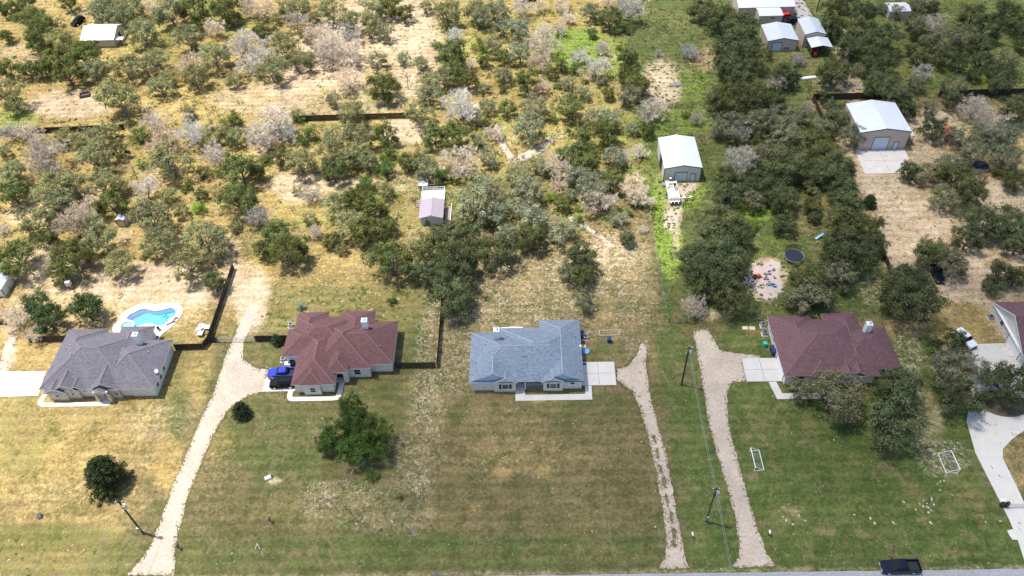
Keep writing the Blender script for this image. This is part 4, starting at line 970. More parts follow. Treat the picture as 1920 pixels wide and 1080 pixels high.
N_.remove(B_)
tb = N_.new('ShaderNodeBsdfTransparent'); tb.inputs[0].default_value = (.50, .84, .93, 1)
gl = N_.new('ShaderNodeBsdfGlossy'); gl.inputs['Roughness'].default_value = .05
fr = N_.new('ShaderNodeFresnel'); fr.inputs[0].default_value = 1.33
nz = N_.new('ShaderNodeTexNoise'); nz.inputs['Scale'].default_value = 2.5; bpn = N_.new('ShaderNodeBump'); bpn.inputs['Strength'].default_value = .35; bpn.inputs['Distance'].default_value = .1
tcn = N_.new('ShaderNodeTexCoord'); L_.new(tcn.outputs['Object'], nz.inputs['Vector']); L_.new(nz.outputs[0], bpn.inputs['Height']); L_.new(bpn.outputs[0], gl.inputs['Normal']); L_.new(bpn.outputs[0], fr.inputs['Normal'])
ms = N_.new('ShaderNodeMixShader'); L_.new(fr.outputs[0], ms.inputs[0]); L_.new(tb.outputs[0], ms.inputs[1]); L_.new(gl.outputs[0], ms.inputs[2]); L_.new(ms.outputs[0], N_['Material Output'].inputs[0])
w_ = MB(); w_.v = [(cx_+(p[0]-cx_)*1.002, cy_+(p[1]-cy_)*1.002, -.03) for p in POOL]; w_.f = [tuple(t) for t in tessellate_polygon([[Vector((*p, 0)) for p in POOL]])]
obj('water', w_, wt, pc)
sx_, sy_ = PZ(315, 590)
sp = MB()
for i in range(24):
    a, b_ = i*math.pi/12, (i+1)*math.pi/12
    for r0, r1, z0, z1 in ((1.15, 1.5, .12, .5),):
        sp.face([(sx_+r0*math.cos(a), sy_+r0*math.sin(a), z1), (sx_+r1*math.cos(a), sy_+r1*math.sin(a), z1), (sx_+r1*math.cos(b_), sy_+r1*math.sin(b_), z1), (sx_+r0*math.cos(b_), sy_+r0*math.sin(b_), z1)])
        for r in (r0, r1): sp.face([(sx_+r*math.cos(a), sy_+r*math.sin(a), z0), (sx_+r*math.cos(b_), sy_+r*math.sin(b_), z0), (sx_+r*math.cos(b_), sy_+r*math.sin(b_), z1), (sx_+r*math.cos(a), sy_+r*math.sin(a), z1)])
spo = obj('spa_wall', sp, MT['concrete_w'], pc)
obj('spa_water', MB().tube((sx_, sy_, .13), (sx_, sy_, .32), 1.14, n=24), mat('spa_water', (.25, .5, .6), .1, .1), pc)
# float, loungers, umbrella, white play set
fx, fy = PZ(885, 425)
fl = MB().ball((fx-.25, fy+.2, .12), .42, sz=.35); fl.ball((fx+.35, fy-.3, .12), .38, sz=.35)
tag(obj('pool_float', fl, mat('blue_float', (.02, .35, .62), .35, .1), smooth=True), 'blue inflatable ring floating in the swimming pool', 'pool float')
for i, (a, b_) in enumerate(((985, 480), (948, 530))):
    x_, y_ = PZ(a, b_)
    t = thing('lounger', ['brown sun lounger at the edge of the pool, the farther of two', 'brown sun lounger at the edge of the pool, the nearer of two'][i], 'lounger', (x_, y_, .12), math.radians(35), 'loungers by the pool')
    obj('seat', MB().box(-.8, .5, -.3, .3, .25, .32), MT['cardboard'], t, local=True)
    obj('backrest', MB().prism([(.5, .3), (1.0, .65), (1.0, .72), (.5, .37)], -.3, .3), MT['cardboard'], t, local=True)
    for lx in (-.7, .45):
        for ly in (-.25, .25): obj('leg', MB().box(lx-.03, lx+.03, ly-.03, ly+.03, 0, .25), MT['black'], t, local=True)
def chair(x_, y_, z_, lab, m='black', rz=0, name='patio_chair', cat='chair', group=None):
    t = thing(name, lab, cat, (x_, y_, z_), rz, group)
    obj('seat', MB().box(-.25, .25, -.25, .25, .4, .46), MT[m], t, local=True)
    obj('backrest', MB().box(-.25, .25, .22, .28, .46, .95), MT[m], t, local=True)
    for a in (-.22, .22):
        for b in (-.22, .22): obj('leg', MB().box(a-.02, a+.02, b-.02, b+.02, 0, .4), MT[m], t, local=True)
    return t
x_, y_ = PZ(795, 640); chair(x_, y_, .12, 'black patio chair standing on the pool surround near the roof edge', rz=.8)
x_, y_ = PZ(745, 745)
u = thing('folded_umbrella', 'dark folded patio umbrella leaning by the corner of the grey roof', 'umbrella', (x_, y_, .12))
obj('pole', MB().tube((0, 0, 0), (-.55, .25, 2.9), .04), MT['black'], u, local=True)
obj('base', MB().tube((0, 0, 0), (0, 0, .25), .5, .3, n=12), MT['black'], u, local=True)
x_, y_ = G(380, 622)
pl = thing('play_table', 'heap of white plastic play furniture in the corner of the pool fence', 'play furniture', (x_, y_, 0))
rq = random.Random(4)
q = MB()
for i in range(9):
    a, b_, c_ = rq.uniform(-1, 1), rq.uniform(-1.2, 1.2), rq.uniform(0, .5); w = rq.uniform(.25, .55)
    q.box(a-w, a+w, b_-w, b_+w, c_, c_+rq.uniform(.12, .5))
obj('panels', q, MT['white'], pl, local=True)
q = MB()
for i in range(4):
    a, b_ = rq.uniform(-.8, .8), rq.uniform(-1, 1); q.ball((a, b_, .8), rq.uniform(.15, .28))
obj('knobs', q, MT['black'], pl, local=True)

# ------------------------------------------------------------------ fences
rf = random.Random(11)
def picket_panel_mesh(L, H, seed):
    mb = MB(); r_ = random.Random(seed); n = int(L/.15)
    for i in range(n):
        x = i*L/n; h = H+r_.uniform(-.03, .03)
        mb.box(x+.006, x+L/n-.006, -.012+r_.uniform(-.006, .006), .012, .04, h)
    for z in (.35, H-.35): mb.box(0, L, .013, .055, z, z+.09)
    return mesh_of('fence_panel', mb, MT['darkwood'])
PM = {}
def wood_fence(name, label, pts, H=1.8, step=2.4, cat='fence'):
    t = thing(name, label, cat, (*pts[0], 0))
    key = (H, step)
    if key not in PM:
        PM[key] = ([picket_panel_mesh(step-.1, H, s) for s in range(3)], mesh_of('fence_post', MB().box(-.055, .055, -.055, .055, 0, H+.08), MT['postwood']))
    pan, post = PM[key]
    for i in range(len(pts)-1):
        a, b = Vector(pts[i]), Vector(pts[i+1]); L = (b-a).length; n = max(1, round(L/step)); d = (b-a)/L; ang = math.atan2(d.y, d.x)
        for k in range(n):
            p = a+d*(L*k/n)
            o = bpy.data.objects.new('fence_panel', rf.choice(pan)); COL.objects.link(o); o.parent = t
            q = p+d*.06
            o.location = (q.x-pts[0][0], q.y-pts[0][1], 0); o.rotation_euler = (rf.uniform(-.015, .015), 0, ang+rf.uniform(-.01, .01)); o.scale = (L/n/step, 1, 1)
            o2 = bpy.data.objects.new('fence_post', post); COL.objects.link(o2); o2.parent = t; o2.location = (p.x-pts[0][0], p.y-pts[0][1], 0)
    return t
wood_fence('privacy_fence', 'dark wooden privacy fence running back from the gate beside the pool', [(-62.8, 101.6), (-62.8, 122)])
wood_fence('privacy_fence', 'dark wooden fence from the grey house corner to the pool gate', [(-68.9, 99.6), (-63.4, 99.7), (-62.85, 101.5), (-61.2, 101.4)])
wood_fence('privacy_fence', 'short dark wooden fence left of the grey roofed house by the bare tree', [(-98.9, 102.3), (-90.4, 102.4)])
wood_fence('privacy_fence', 'dark fence cut off by the left picture edge', [(-112, 107.4), (-105.6, 107.2)])
wood_fence('privacy_fence', 'short dark fence joining the maroon roofed house on its left side', [(-53.4, 101.4), (-46.5, 101.4)])
wood_fence('privacy_fence', 'dark wooden side fence between the maroon and the blue roofed house', [(-17.4, 94.1), (-17.4, 112.5)], 1.75)
wood_fence('privacy_fence', 'dark picket fence facing front right of the maroon roofed house', [(-25.4, 94.1), (-17.55, 94.05)], 1.75)
wood_fence('privacy_fence', 'long dark back fence at the far left behind the meadow', [(-150, 173.2), (-136.7, 173.4), (-104, 174.4)], 1.8)
wood_fence('privacy_fence', 'dark wooden back fence crossing the middle of the oak wood', [(-60, 176.3), (-29, 176.6)], 1.8)
wood_fence('privacy_fence', 'dark wooden back fence behind the tan barn and its large oaks', [(75.4, 180.3), (99, 180.3)], 2.0)
wood_fence('privacy_fence', 'reddish dark back fence at the right edge of the wood', [(108, 180.5), (140, 180.5)], 2.0)
wood_fence('privacy_fence', 'low dark fence between the trampoline yard and the sandy yard', [(75, 104.5), (75, 127)], 1.5)
wood_fence('privacy_fence', 'dark side fence left of the concrete apron barn', [(75.4, 166), (75.4, 179.9)], 1.8)

def post_fence(name, label, pts, H=1.2, step=3.0, m='postwood', r=.06, wires=(.4, .8, 1.15), wr=.012, rails=False, cat='fence', wm='wire'):
    t = thing(name, label, cat, (*pts[0], 0))
    pm = mesh_of('post', MB().tube((0, 0, 0), (0, 0, H), r, n=6), MT[m])
    W = MB()
    for i in range(len(pts)-1):
        a, b = Vector(pts[i]), Vector(pts[i+1]); L = (b-a).length; n = max(1, round(L/step))
        for k in range(n+(1 if i == len(pts)-2 else 0)):
            p = a+(b-a)*k/n
            o = bpy.data.objects.new('post', pm); COL.objects.link(o); o.parent = t; o.location = (p.x-pts[0][0], p.y-pts[0][1], 0)
        for z in wires:
            W.tube((a.x, a.y, z), (b.x, b.y, z), wr, n=4)
    obj('rail' if rails else 'wire', W, MT[wm], t)
    return t
post_fence('wire_fence', 'thin wire fence along the bright green strip right of the blue roofed house', [(27.6, 104.3), (27.55, 136)], step=3.2, r=.045)
post_fence('rail_fence', 'dark rail fence with posts behind the end of the right gravel driveway', [(27.8, 104.3), (31.3, 104.2)], 1.3, 1.7, rails=True, wr=.06, wm='postwood')
post_fence('rail_fence', 'rail fence joining the left side of the plum roofed house', [(36.5, 104.1), (46.2, 104.5)], 1.3, 3.0, rails=True, wr=.035, wm='postwood')
post_fence('wire_fence', 'wire fence on posts behind the grassy field left of the far oaks', [(G(1180, 50)), (G(1186, 85)), (G(1188, 100))], step=4)
post_fence('rail_fence', 'pale rail fence at the near end of the far clearing', [G(1245, 203), G(1298, 202)], 1.3, 1.6, rails=True, wr=.05, wm='postwood')
post_fence('wire_fence', 'wire fence down the left side of the pale clearing', [G(803, 100), G(812, 40), G(815, 10)], step=4)
post_fence('wire_fence', 'wire fence of thin posts behind the small left edge shed', [G(40, 500), G(22, 545), G(0, 592)], 1.3, 2.5)
post_fence('wire_fence', 'line of thin posts along the edge of the dry field near the white cottage', [G(440, 150), G(418, 180), G(390, 220)], 1.3, 4)
post_fence('wire_fence', 'wire fence along the carport yard on its right side', [G(1540, 30), G(1548, 60), G(1580, 110), G(1620, 180)], 1.3, 5)
# farm gate by the pool
g = thing('farm_gate', 'pale tubular double gate across the left gravel driveway', 'gate', (-61.0, 101.45, 0))
for k in range(2):
    q = MB(); x0 = -61.0+k*3.7
    for z in (.25, .5, .75, 1.0, 1.3): q.tube((x0+.05, 101.45, z), (x0+3.6, 101.45, z), .03, n=5)
    for xx in (x0+.05, x0+1.85, x0+3.6): q.tube((xx, 101.45, .25), (xx, 101.45, 1.3), .03, n=5)
    obj('gate_leaf', q, MT['steel'], g)
for xx in (-61.05, -53.6): obj('gate_post', MB().tube((xx, 101.45, 0), (xx, 101.45, 1.6), .1, n=8), MT['postwood'], g)
g = thing('farm_gate', 'thin dark gate across the track in front of the pontoon boat', 'gate', (*G(1228, 415), 0))
a = G(1224, 414); b_ = G(1238, 414)
q = MB()
for z in (.3, .7, 1.1): q.tube((*a, z), (*b_, z), .05, n=5)
obj('gate_leaf', q, MT['postwood'], g)
for p in (a, b_, G(1287, 411)): obj('gate_post', MB().tube((*p, 0), (*p, 1.4), .09, n=6), MT['postwood'], g)
q = MB().tube((*b_, .9), (*G(1287, 411), .9), .02, n=4); obj('cable', q, MT['wire'], g)
g = thing('drive_gate', 'low swing gate across the white concrete drive at the right edge', 'gate', (*G(1888, 952), 0))
a = G(1889, 952); b_ = (a[0]+6.5, a[1]-.1)
q = MB()
for z in (.3, .7, 1.1): q.tube((*a, z), (*b_, z), .04, n=5)
obj('gate_leaf', q, MT['steel'], g)
for s in range(2):
    p = (a[0]-.9+s*.55, a[1]+.25-s*.15)
    obj('gate_post', MB().box(p[0]-.22, p[0]+.22, p[1]-.22, p[1]+.22, 0, 1.5 if s else 1.2), MT['black'], g)
obj('control_box', MB().box(a[0]-1.2, a[0]-.5, a[1]+.5, a[1]+1.0, .7, 1.1), MT['white'], g)

# ------------------------------------------------------------------ poles and wires
def power_pole(x, y, label, top=9.6, transformer=True, lean=0, meter=True, arm=True):
    t = thing('power_pole', label, 'utility pole', (x, y, 0))
    obj('pole', MB().tube((0, 0, 0), (0, 0, top), .17, .12, n=10), MT['polewood'], t, local=True)
    if arm:
        obj('cross_arm', MB().box(-.6, .6, -.05, .05, top-.5, top-.38), MT['polewood'], t, local=True)
        for s in (-.5, 0, .5): obj('insulator', MB().tube((s, 0, top-.38), (s, 0, top-.18), .06, n=6), MT['white'], t, local=True)
    if transformer:
        tr = obj('transformer', MB().tube((.38, -.05, top-2.2), (.38, -.05, top-1.2), .28, n=12), MT['steel'], t, local=True)
    if meter:
        obj('meter_box', MB().box(-.2, .2, -.35, -.16, .8, 1.9), MT['steel'], t, local=True)
        obj('conduit', MB().tube((0, -.2, 1.9), (0, -.2, top-2.5), .04, n=5), MT['steel'], t, local=True)
    return t
power_pole(-63.4, 61.4, 'dark power pole with transformer in the dry left lawn by the first driveway', 10.2)
power_pole(28.0, 89.1, 'dark power pole nearest the parting of the right gravel driveway', 11.0, meter=False)
power_pole(28.0, 61.9, 'power pole with grey transformer standing nearest the road on the right', 10.6)
power_pole(*G(1531, 22), 'distant leaning dark pole beside the gravel road at the top', 11, False, meter=False)
def wires(name, label, a, b, sag=.9, offs=(-.12, .12)):
    mb = MB()
    for o_ in offs:
        prev = None
        for i in range(13):
            t_ = i/12; p = Vector(a)*(1-t_)+Vector(b)*t_; p.z -= sag*4*t_*(1-t_); p.x += o_
            if prev is not None: mb.tube(prev, p, .018, n=4, caps=False)
            prev = p
    tag(obj(name, mb, MT['wire']), label, 'power line')
wires('power_line', 'thin power lines strung between the two right hand poles', (28, 89.1, 10.6), (28, 61.9, 10.2))
wires('power_line', 'thin power lines running from the roadside pole out over the road', (28, 61.9, 10.2), (28.3, 34, 10.2))
wires('power_line', 'faint power lines from the left pole down over the road', (-63.4, 61.4, 10.8), (-64.5, 34, 10.5))

# ------------------------------------------------------------------ vehicles (local: nose to -x)
def wheel(root, x, y, r=.38, w=.26, rim='chrome'):
    o = obj('wheel', MB().tube((x, y-w/2, r), (x, y+w/2, r), r, n=16), MT['rubber'], root, local=True)
    s = 1 if y > 0 else -1
    obj('rim', MB().tube((x, y+s*(w/2-.02), r), (x, y+s*(w/2+.02), r), r*.62, n=12), MT[rim], o, local=True)

def loft(secs):
    """cross sections along x: (x, half width bottom, half width top, z0, z1)"""
    mb = MB()
    prof = []
    for (x, wb, wt, z0, z1) in secs:
        zm = (z0+z1)/2+.05
        prof.append([(x, -wb, z0), (x, -wb*1.0, zm), (x, -wt, z1-.04), (x, -wt*.92, z1), (x, wt*.92, z1), (x, wt, z1-.04), (x, wb, zm), (x, wb, z0)])
    for p in prof: mb.v += p
    n = 8
    for i in range(len(prof)-1):
        for k in range(n):
            j = (k+1) % n
            mb.f.append((i*n+k, i*n+j, (i+1)*n+j, (i+1)*n+k))
    mb.f.append(tuple(range(n))[::-1]); mb.f.append(tuple((len(prof)-1)*n+k for k in range(n)))
    return mb

def vehicle(name, label, cat, loc, rz, paint, kind='pickup', roofm=None):
    t = thing(name, label, cat, loc, rz)
    W = .98
    if kind == 'pickup':
        body = loft([(-2.9, .80, .74, .45, .95), (-2.75, .92, .86, .38, 1.08), (-2.2, W, .92, .36, 1.14), (-1.35, W, .93, .36, 1.2), (-1.2, W, .94, .36, 1.22), (1.0, W, .94, .36, 1.22)])
        b = obj('body', body, MT[paint], t, smooth=False, local=True)
        bed = MB().box(1.0, 2.9, -W, -.80, .4, 1.22); bed.box(1.0, 2.9, .80, W, .4, 1.22); bed.box(2.8, 2.9, -.80, .80, .4, 1.2); bed.box(1.0, 2.8, -.80, .80, .4, .72)
        obj('cargo_bed', bed, MT[paint], t, local=True)
        obj('bed_liner', MB().box(1.02, 2.78, -.79, .79, .722, .74), MT['rubber'], t, local=True)
        gl_ = loft([(-1.25, .84, .80, 1.15, 1.2), (-.65, .84, .70, 1.15, 1.78), (.7, .84, .70, 1.15, 1.80), (1.02, .84, .76, 1.15, 1.25)])
        obj('windows', gl_, MT['glass'], t, local=True)
        obj('cab_roof', loft([(-.62, .70, .66, 1.74, 1.84), (-.3, .74, .70, 1.74, 1.88), (.5, .74, .70, 1.74, 1.88), (.72, .70, .66, 1.74, 1.84)]), MT[roofm or paint], t, local=True)
        pl_ = MB()
        for s in (-1, 1):
            for xx, zt in ((-.02, 1.8), (.72, 1.8)): pl_.tube((xx, s*.86, 1.18), (xx, s*.74, zt), .045, n=4)
            pl_.tube((-1.2, s*.84, 1.2), (-.62, s*.7, 1.78), .05, n=4)
        obj('pillars', pl_, MT[paint], t, local=True)
        xe = 2.9; wx = (-1.85, 1.85)
    else:
        body = loft([(-2.35, .80, .74, .5, .95), (-2.2, .90, .84, .4, 1.08), (-1.6, W*.96, .9, .36, 1.14), (-.95, W*.96, .91, .36, 1.18), (2.1, W*.96, .91, .36, 1.2), (2.4, .88, .82, .42, 1.15)])
        obj('body', body, MT[paint], t, local=True)
        obj('windows', loft([(-.95, .84, .8, 1.12, 1.18), (-.45, .84, .72, 1.12, 1.68), (1.95, .84, .72, 1.12, 1.7), (2.3, .84, .76, 1.12, 1.2)]), MT['glass'], t, local=True)
        obj('cab_roof', loft([(-.42, .70, .66, 1.66, 1.74), (-.1, .75, .7, 1.66, 1.79), (1.7, .75, .7, 1.66, 1.79), (2.0, .7, .66, 1.66, 1.74)]), MT[roofm or paint], t, local=True)
        pl_ = MB()
        for s in (-1, 1):
            for xx in (.3, 1.15): pl_.tube((xx, s*.86, 1.16), (xx, s*.75, 1.7), .04, n=4)
            for y_ in (.5,): pl_.tube((-.1, s*y_, 1.82), (1.8, s*y_, 1.82), .025, n=4)
        obj('pillars', pl_, MT[paint], t, local=True)
        xe = 2.4; wx = (-1.45, 1.5)
    x0 = -2.9 if kind == 'pickup' else -2.35
    for s in (-1, 1):
        obj('headlight', MB().box(x0-.02, x0+.12, s*.55-.17, s*.55+.17, .72, .9), MT['chrome'], t, local=True)
        obj('tail_light', MB().box(xe-.05, xe+.02, s*.82-.1, s*.82+.1, .75, 1.05), MT['red'], t, local=True)
        obj('mirror', MB().box(x0+1.75, x0+1.92, s*1.0-.03 if s > 0 else -1.16, s*1.0+.16 if s > 0 else -.97, 1.16, 1.34), MT['black'], t, local=True)
        for x_ in wx: wheel(t, x_, s*.86)
    obj('bumper', MB().box(x0-.1, x0+.06, -.8, .8, .38, .6), MT['chrome' if kind == 'pickup' else 'black'], t, local=True)
    obj('grille', MB().box(x0-.03, x0+.02, -.38, .38, .62, .92), MT['black'], t, local=True)
    obj('licence_plate', MB().box(xe+.005, xe+.03, -.15, .15, .55, .68), MT['white'], t, local=True)
    return t
vehicle('pickup_truck', 'bright blue pickup truck with dark bed parked on the concrete by the maroon house', 'pickup truck', (-46.35, 92.9, .08), 0, 'blue')
vehicle('parked_suv', 'black suv parked in front of the bright blue pickup truck', 'suv', (-46.0, 90.6, .08), .03, 'blackpaint', 'suv')
vehicle('pickup_truck', 'black pickup truck driving on the road at the lower right', 'pickup truck', (*G(1688, 1062, .8), .01), 0, 'navy')
x_, y_ = G(148, 44); vehicle('parked_car', 'dark grey car parked on the dry grass beside the white roofed cottage', 'car', (x_, y_, 0), 1.2, 'blackpaint', 'suv')
x_, y_ = G(1755, 518); vehicle('parked_car', 'dark car with white front half hidden under the oaks of the sandy yard', 'car', (x_, y_, 0), 1.5, 'navy', 'suv')
x_, y_ = G(990, 2); vehicle('parked_car', 'dark car at the top edge in the centre under the trees', 'car', (x_, y_, 0), .1, 'blackpaint', 'suv')
x_, y_ = G(1480, 44); vehicle('parked_car', 'dark blue car parked behind the low tan workshop', 'car', (x_, y_, 0), .1, 'navy', 'suv')
MT['carwhite'] = mat('white_car_paint', (.75, .76, .78), .3, .03, coat=.6)
x_, y_ = G(1806, 640); vehicle('parked_car', 'white car under the oak at the corner of the white concrete drive', 'car', (x_, y_, 0), 2.0, 'carwhite', 'suv')
x_, y_ = G(1467, 36); vehicle('parked_car', 'small red car beside the tan addition near the gravel road', 'car', (x_, y_, 0), .3, 'red', 'suv')

# pontoon boat on a trailer, bow to the camera
bt = thing('pontoon_boat', 'cream pontoon boat with outboard motor standing before the sage green barn', 'boat', (33.7, 143.2, 0))
for s in (-1, 0, 1):
    q = MB().tube((s*.85, -3.6, .85), (s*.85, 3.3, .85), .3, n=12); q.tube((s*.85, -3.6, .85), (s*.85, -4.1, 1.0), .3, .08, n=12)
    obj('pontoon', q, MT['chrome'], bt, smooth=True, local=True)
obj('deck', MB().box(-1.25, 1.25, -3.8, 3.3, 1.16, 1.26), MT['vinyl'], bt, local=True)
q = MB()
for a in ((-1.25, -1.19, -3.4, 3.1), (1.19, 1.25, -3.4, 3.1)): q.box(a[0], a[1], a[2], a[3], 1.27, 1.9)
q.box(-1.19, 1.19, -3.4, -3.34, 1.27, 1.9); q.box(-1.19, -.3, 3.04, 3.1, 1.27, 1.9)
obj('side_panels', q, MT['white'], bt, local=True)
for (a, b_, c_, d_) in ((-1.15, -.6, -3.2, -1.0), (.6, 1.15, -3.2, -1.0), (-1.15, -.6, .9, 2.9), (-.55, 1.15, 2.3, 2.95)):
    q = MB().box(a, b_, c_, d_, 1.27, 1.68); obj('bench_seat', q, MT['vinyl'], bt, local=True)
obj('console', MB().box(.55, 1.1, .1, .9, 1.27, 2.1), MT['steel'], bt, local=True)
obj('captain_chair', MB().box(.5, 1.0, 1.15, 1.6, 1.27, 1.75).box(.5, 1.0, 1.6, 1.7, 1.75, 2.2), MT['black'], bt, local=True)
q = MB()
for i in range(16):
    a_, b2 = i*math.pi/8, (i+1)*math.pi/8
    q.tube((-.35+.42*math.cos(a_), 1.3+.42*math.sin(a_), 1.75), (-.35+.42*math.cos(b2), 1.3+.42*math.sin(b2), 1.75), .06, n=5)
obj('coiled_rope', q, MT['black'], bt, local=True)
q = MB()
for s in (-.75, -.25, .25, .75): q.box(s-.18, s+.18, -3.33, -3.0, 1.7, 1.85)
obj('bow_cushion', q, MT['navyplastic'], bt, local=True)
q = MB().box(-.2, .2, 3.4, 3.8, 1.3, 2.0); q.box(-.1, .1, 3.5, 3.65, .5, 1.3); obj('outboard_motor', q, MT['black'], bt, local=True)
obj('motor_cowl', MB().ball((0, 3.65, 2.05), .3, sz=.7), MT['white'], bt, local=True)
bx_ = thing('boat_trailer', 'low steel trailer with small wheels carrying the pontoon boat', 'trailer', (33.7, 143.2, 0))
q = MB()
for s in (-.7, .7): q.box(s-.05, s+.05, -3.8, 3.0, .4, .52)
for y2 in (-3.5, -1, 1.5, 3): q.box(-.7, .7, y2-.05, y2+.05, .4, .52)
obj('frame', q, MT['black'], bx_, local=True)
for s in (-.95, .95):
    for y2 in (.2, .95): obj('wheel', MB().tube((s-.1, y2, .28), (s+.1, y2, .28), .28, n=14), MT['rubber'], bx_, local=True)
x_, y_ = G(1289, 371)
k_ = thing('kayak', 'small dark and white boat lying on the grass right of the pontoon boat', 'small boat', (x_, y_, 0), .1)
obj('hull', loft([(-1.3, .05, .05, .1, .3), (-.7, .3, .35, .02, .35), (.7, .3, .35, .02, .35), (1.3, .05, .05, .1, .3)]), MT['white'], k_, local=True)
obj('cockpit', MB().box(-.5, .4, -.2, .2, .352, .4), MT['black'], k_, local=True)
x_, y_ = G(1245, 348)
tag(obj('water_tub', MB().tube((x_, y_, 0), (x_, y_, .6), .55, .6, n=14), MT['steel']), 'pale round tub beside the front left corner of the sage green barn', 'tub')

# ------------------------------------------------------------------ yard things
def trampoline(cx, cy, r, lab, net=True):
    t = thing('trampoline', lab, 'trampoline', (cx, cy, 0))
    obj('mat', MB().tube((0, 0, .86), (0, 0, .88), r*.9, n=28), MT['trampmat'], t, local=True)
    q = MB()
    for i in range(28):
        a, b = i*math.pi/14, (i+1)*math.pi/14
        q.tube((r*math.cos(a), r*math.sin(a), .88), (r*math.cos(b), r*math.sin(b), .88), .1, n=5, caps=False)
    obj('rim_pad', q, MT['rimgrey'], t, local=True)
    for i in range(6):
        a = i*math.pi/3; obj('leg', MB().tube((r*math.cos(a), r*math.sin(a), 0), (r*math.cos(a), r*math.sin(a), .86), .05, n=6), MT['steel'], t, local=True)
    if net:
        q = MB()
        for i in range(3, 12):
            a, b = i*math.pi/14, (i+1)*math.pi/14
            q.face([(r*math.cos(a), r*math.sin(a), .95), (r*math.cos(b), r*math.sin(b), .95), (r*math.cos(b)*1.02, r*math.sin(b)*1.02, 2.3), (r*math.cos(a)*1.02, r*math.sin(a)*1.02, 2.3)])
        nm, NN, LL, BB = new_mat('safety_net'); BB.inputs['Base Color'].default_value = (.02, .03, .025, 1); BB.inputs['Alpha'].default_value = .55
        obj('safety_net', q, nm, t, local=True)
        for i in (3, 5.5, 8, 10.5, 12):
            a = i*math.pi/14; obj('net_pole', MB().tube((r*math.cos(a), r*math.sin(a), .9), (r*math.cos(a)*1.02, r*math.sin(a)*1.02, 2.35), .035, n=5), MT['black'], t, local=True)
    return t
trampoline(56.3, 121.6, 2.05, 'round trampoline with dark mat and grey rim between the oaks and the sandy patch')
x_, y_ = G(1836, 316); trampoline(x_, y_, 2.0, 'dark trampoline partly hidden behind oaks at the far right', False)

def toy_car(px, py, m, lab, L=1.2, rz=2.6, cab=True):
    x, y = G(px, py)
    t = thing('toy_car', lab, 'toy car', (x, y, .02), rz)
    obj('body', loft([(-L/2, .2, .18, .1, .3), (-L*.3, .3, .28, .08, .42), (L*.35, .3, .28, .08, .42), (L/2, .25, .22, .12, .38)]), MT[m], t, local=True)
    obj('seat', MB().box(-.05, L*.3, -.2, .2, .422, .46), MT['black'], t, local=True)
    obj('windshield', MB().prism([(-L*.2, .42), (-L*.12, .42), (-L*.05, .6), (-L*.09, .62)], -.22, .22), MT['glass'], t, local=True)
    for sx in (-.3, .3):
        for s in (-.3, .3): obj('wheel', MB().tube((sx*L, s-.05, .12), (sx*L, s+.05, .12), .13, n=10), MT['rubber'], t, local=True)
toy_car(1449, 536, 'skyblue', 'light blue ride on toy car at the right of the sandy patch', 1.6)
toy_car(1411, 531, 'white', 'white and black toy car next to the orange toy tractor', 1.25)
toy_car(1426, 538, 'vinyl', 'small cream toy car at the middle of the sandy patch', 1.15)
toy_car(1436, 523, 'pink', 'pink toy car right of the orange toy tractor', 1.15, 3.0)
x_, y_ = G(1417, 521)
tt = thing('toy_tractor', 'orange and black toy tractor with loader on the sandy patch', 'toy tractor', (x_, y_, .02), .3)
obj('body', MB().box(-.6, .5, -.2, .2, .3, .65), MT['orange'], tt, local=True)
obj('hood', MB().box(.2, .8, -.22, .22, .66, .85), MT['orange'], tt, local=True)
obj('seat', MB().box(-.4, 0, -.2, .2, .66, .9), MT['black'], tt, local=True)
obj('loader', MB().prism([(.9, .1), (1.3, .1), (1.3, .18), (1.0, .3), (1.0, .5), (.9, .5)], -.4, .4), MT['orange'], tt, local=True)
for s in (-.32, .32):
    obj('wheel', MB().tube((-.4, s-.09, .32), (-.4, s+.09, .32), .32, n=12), MT['rubber'], tt, local=True)
    obj('wheel', MB().tube((.55, s-.06, .2), (.55, s+.06, .2), .2, n=12), MT['rubber'], tt, local=True)
x_, y_ = G(1442, 513)
tt = thing('toy_box', 'lilac toy bench at the back of the sandy patch', 'toy bench', (x_, y_, .02))
obj('seat', MB().box(-.35, .35, -.3, .1, .25, .35), MT['purple'], tt, local=True); obj('backrest', MB().box(-.35, .35, .1, .18, .25, .8), MT['purple'], tt, local=True)
for s in (-.3, .3): obj('leg', MB().box(s-.04, s+.04, -.28, .15, 0, .25), MT['purple'], tt, local=True)
# slide near the trees
x_, y_ = G(1537, 446)
tt = thing('garden_slide', 'pale blue plastic slide left of the oak behind the trampoline', 'slide', (x_, y_, 0), .4)
obj('chute', MB().prism([(-1.1, .1), (.6, 1.0), (.9, 1.0), (.9, 1.06), (.58, 1.08), (-1.12, .18)], -.25, .25), MT['skyblue'], tt, local=True)
obj('ladder', MB().tube((.9, -.2, 1.0), (1.3, -.2, 0), .04).tube((.9, .2, 1.0), (1.3, .2, 0), .04), MT['steel'], tt, local=True)
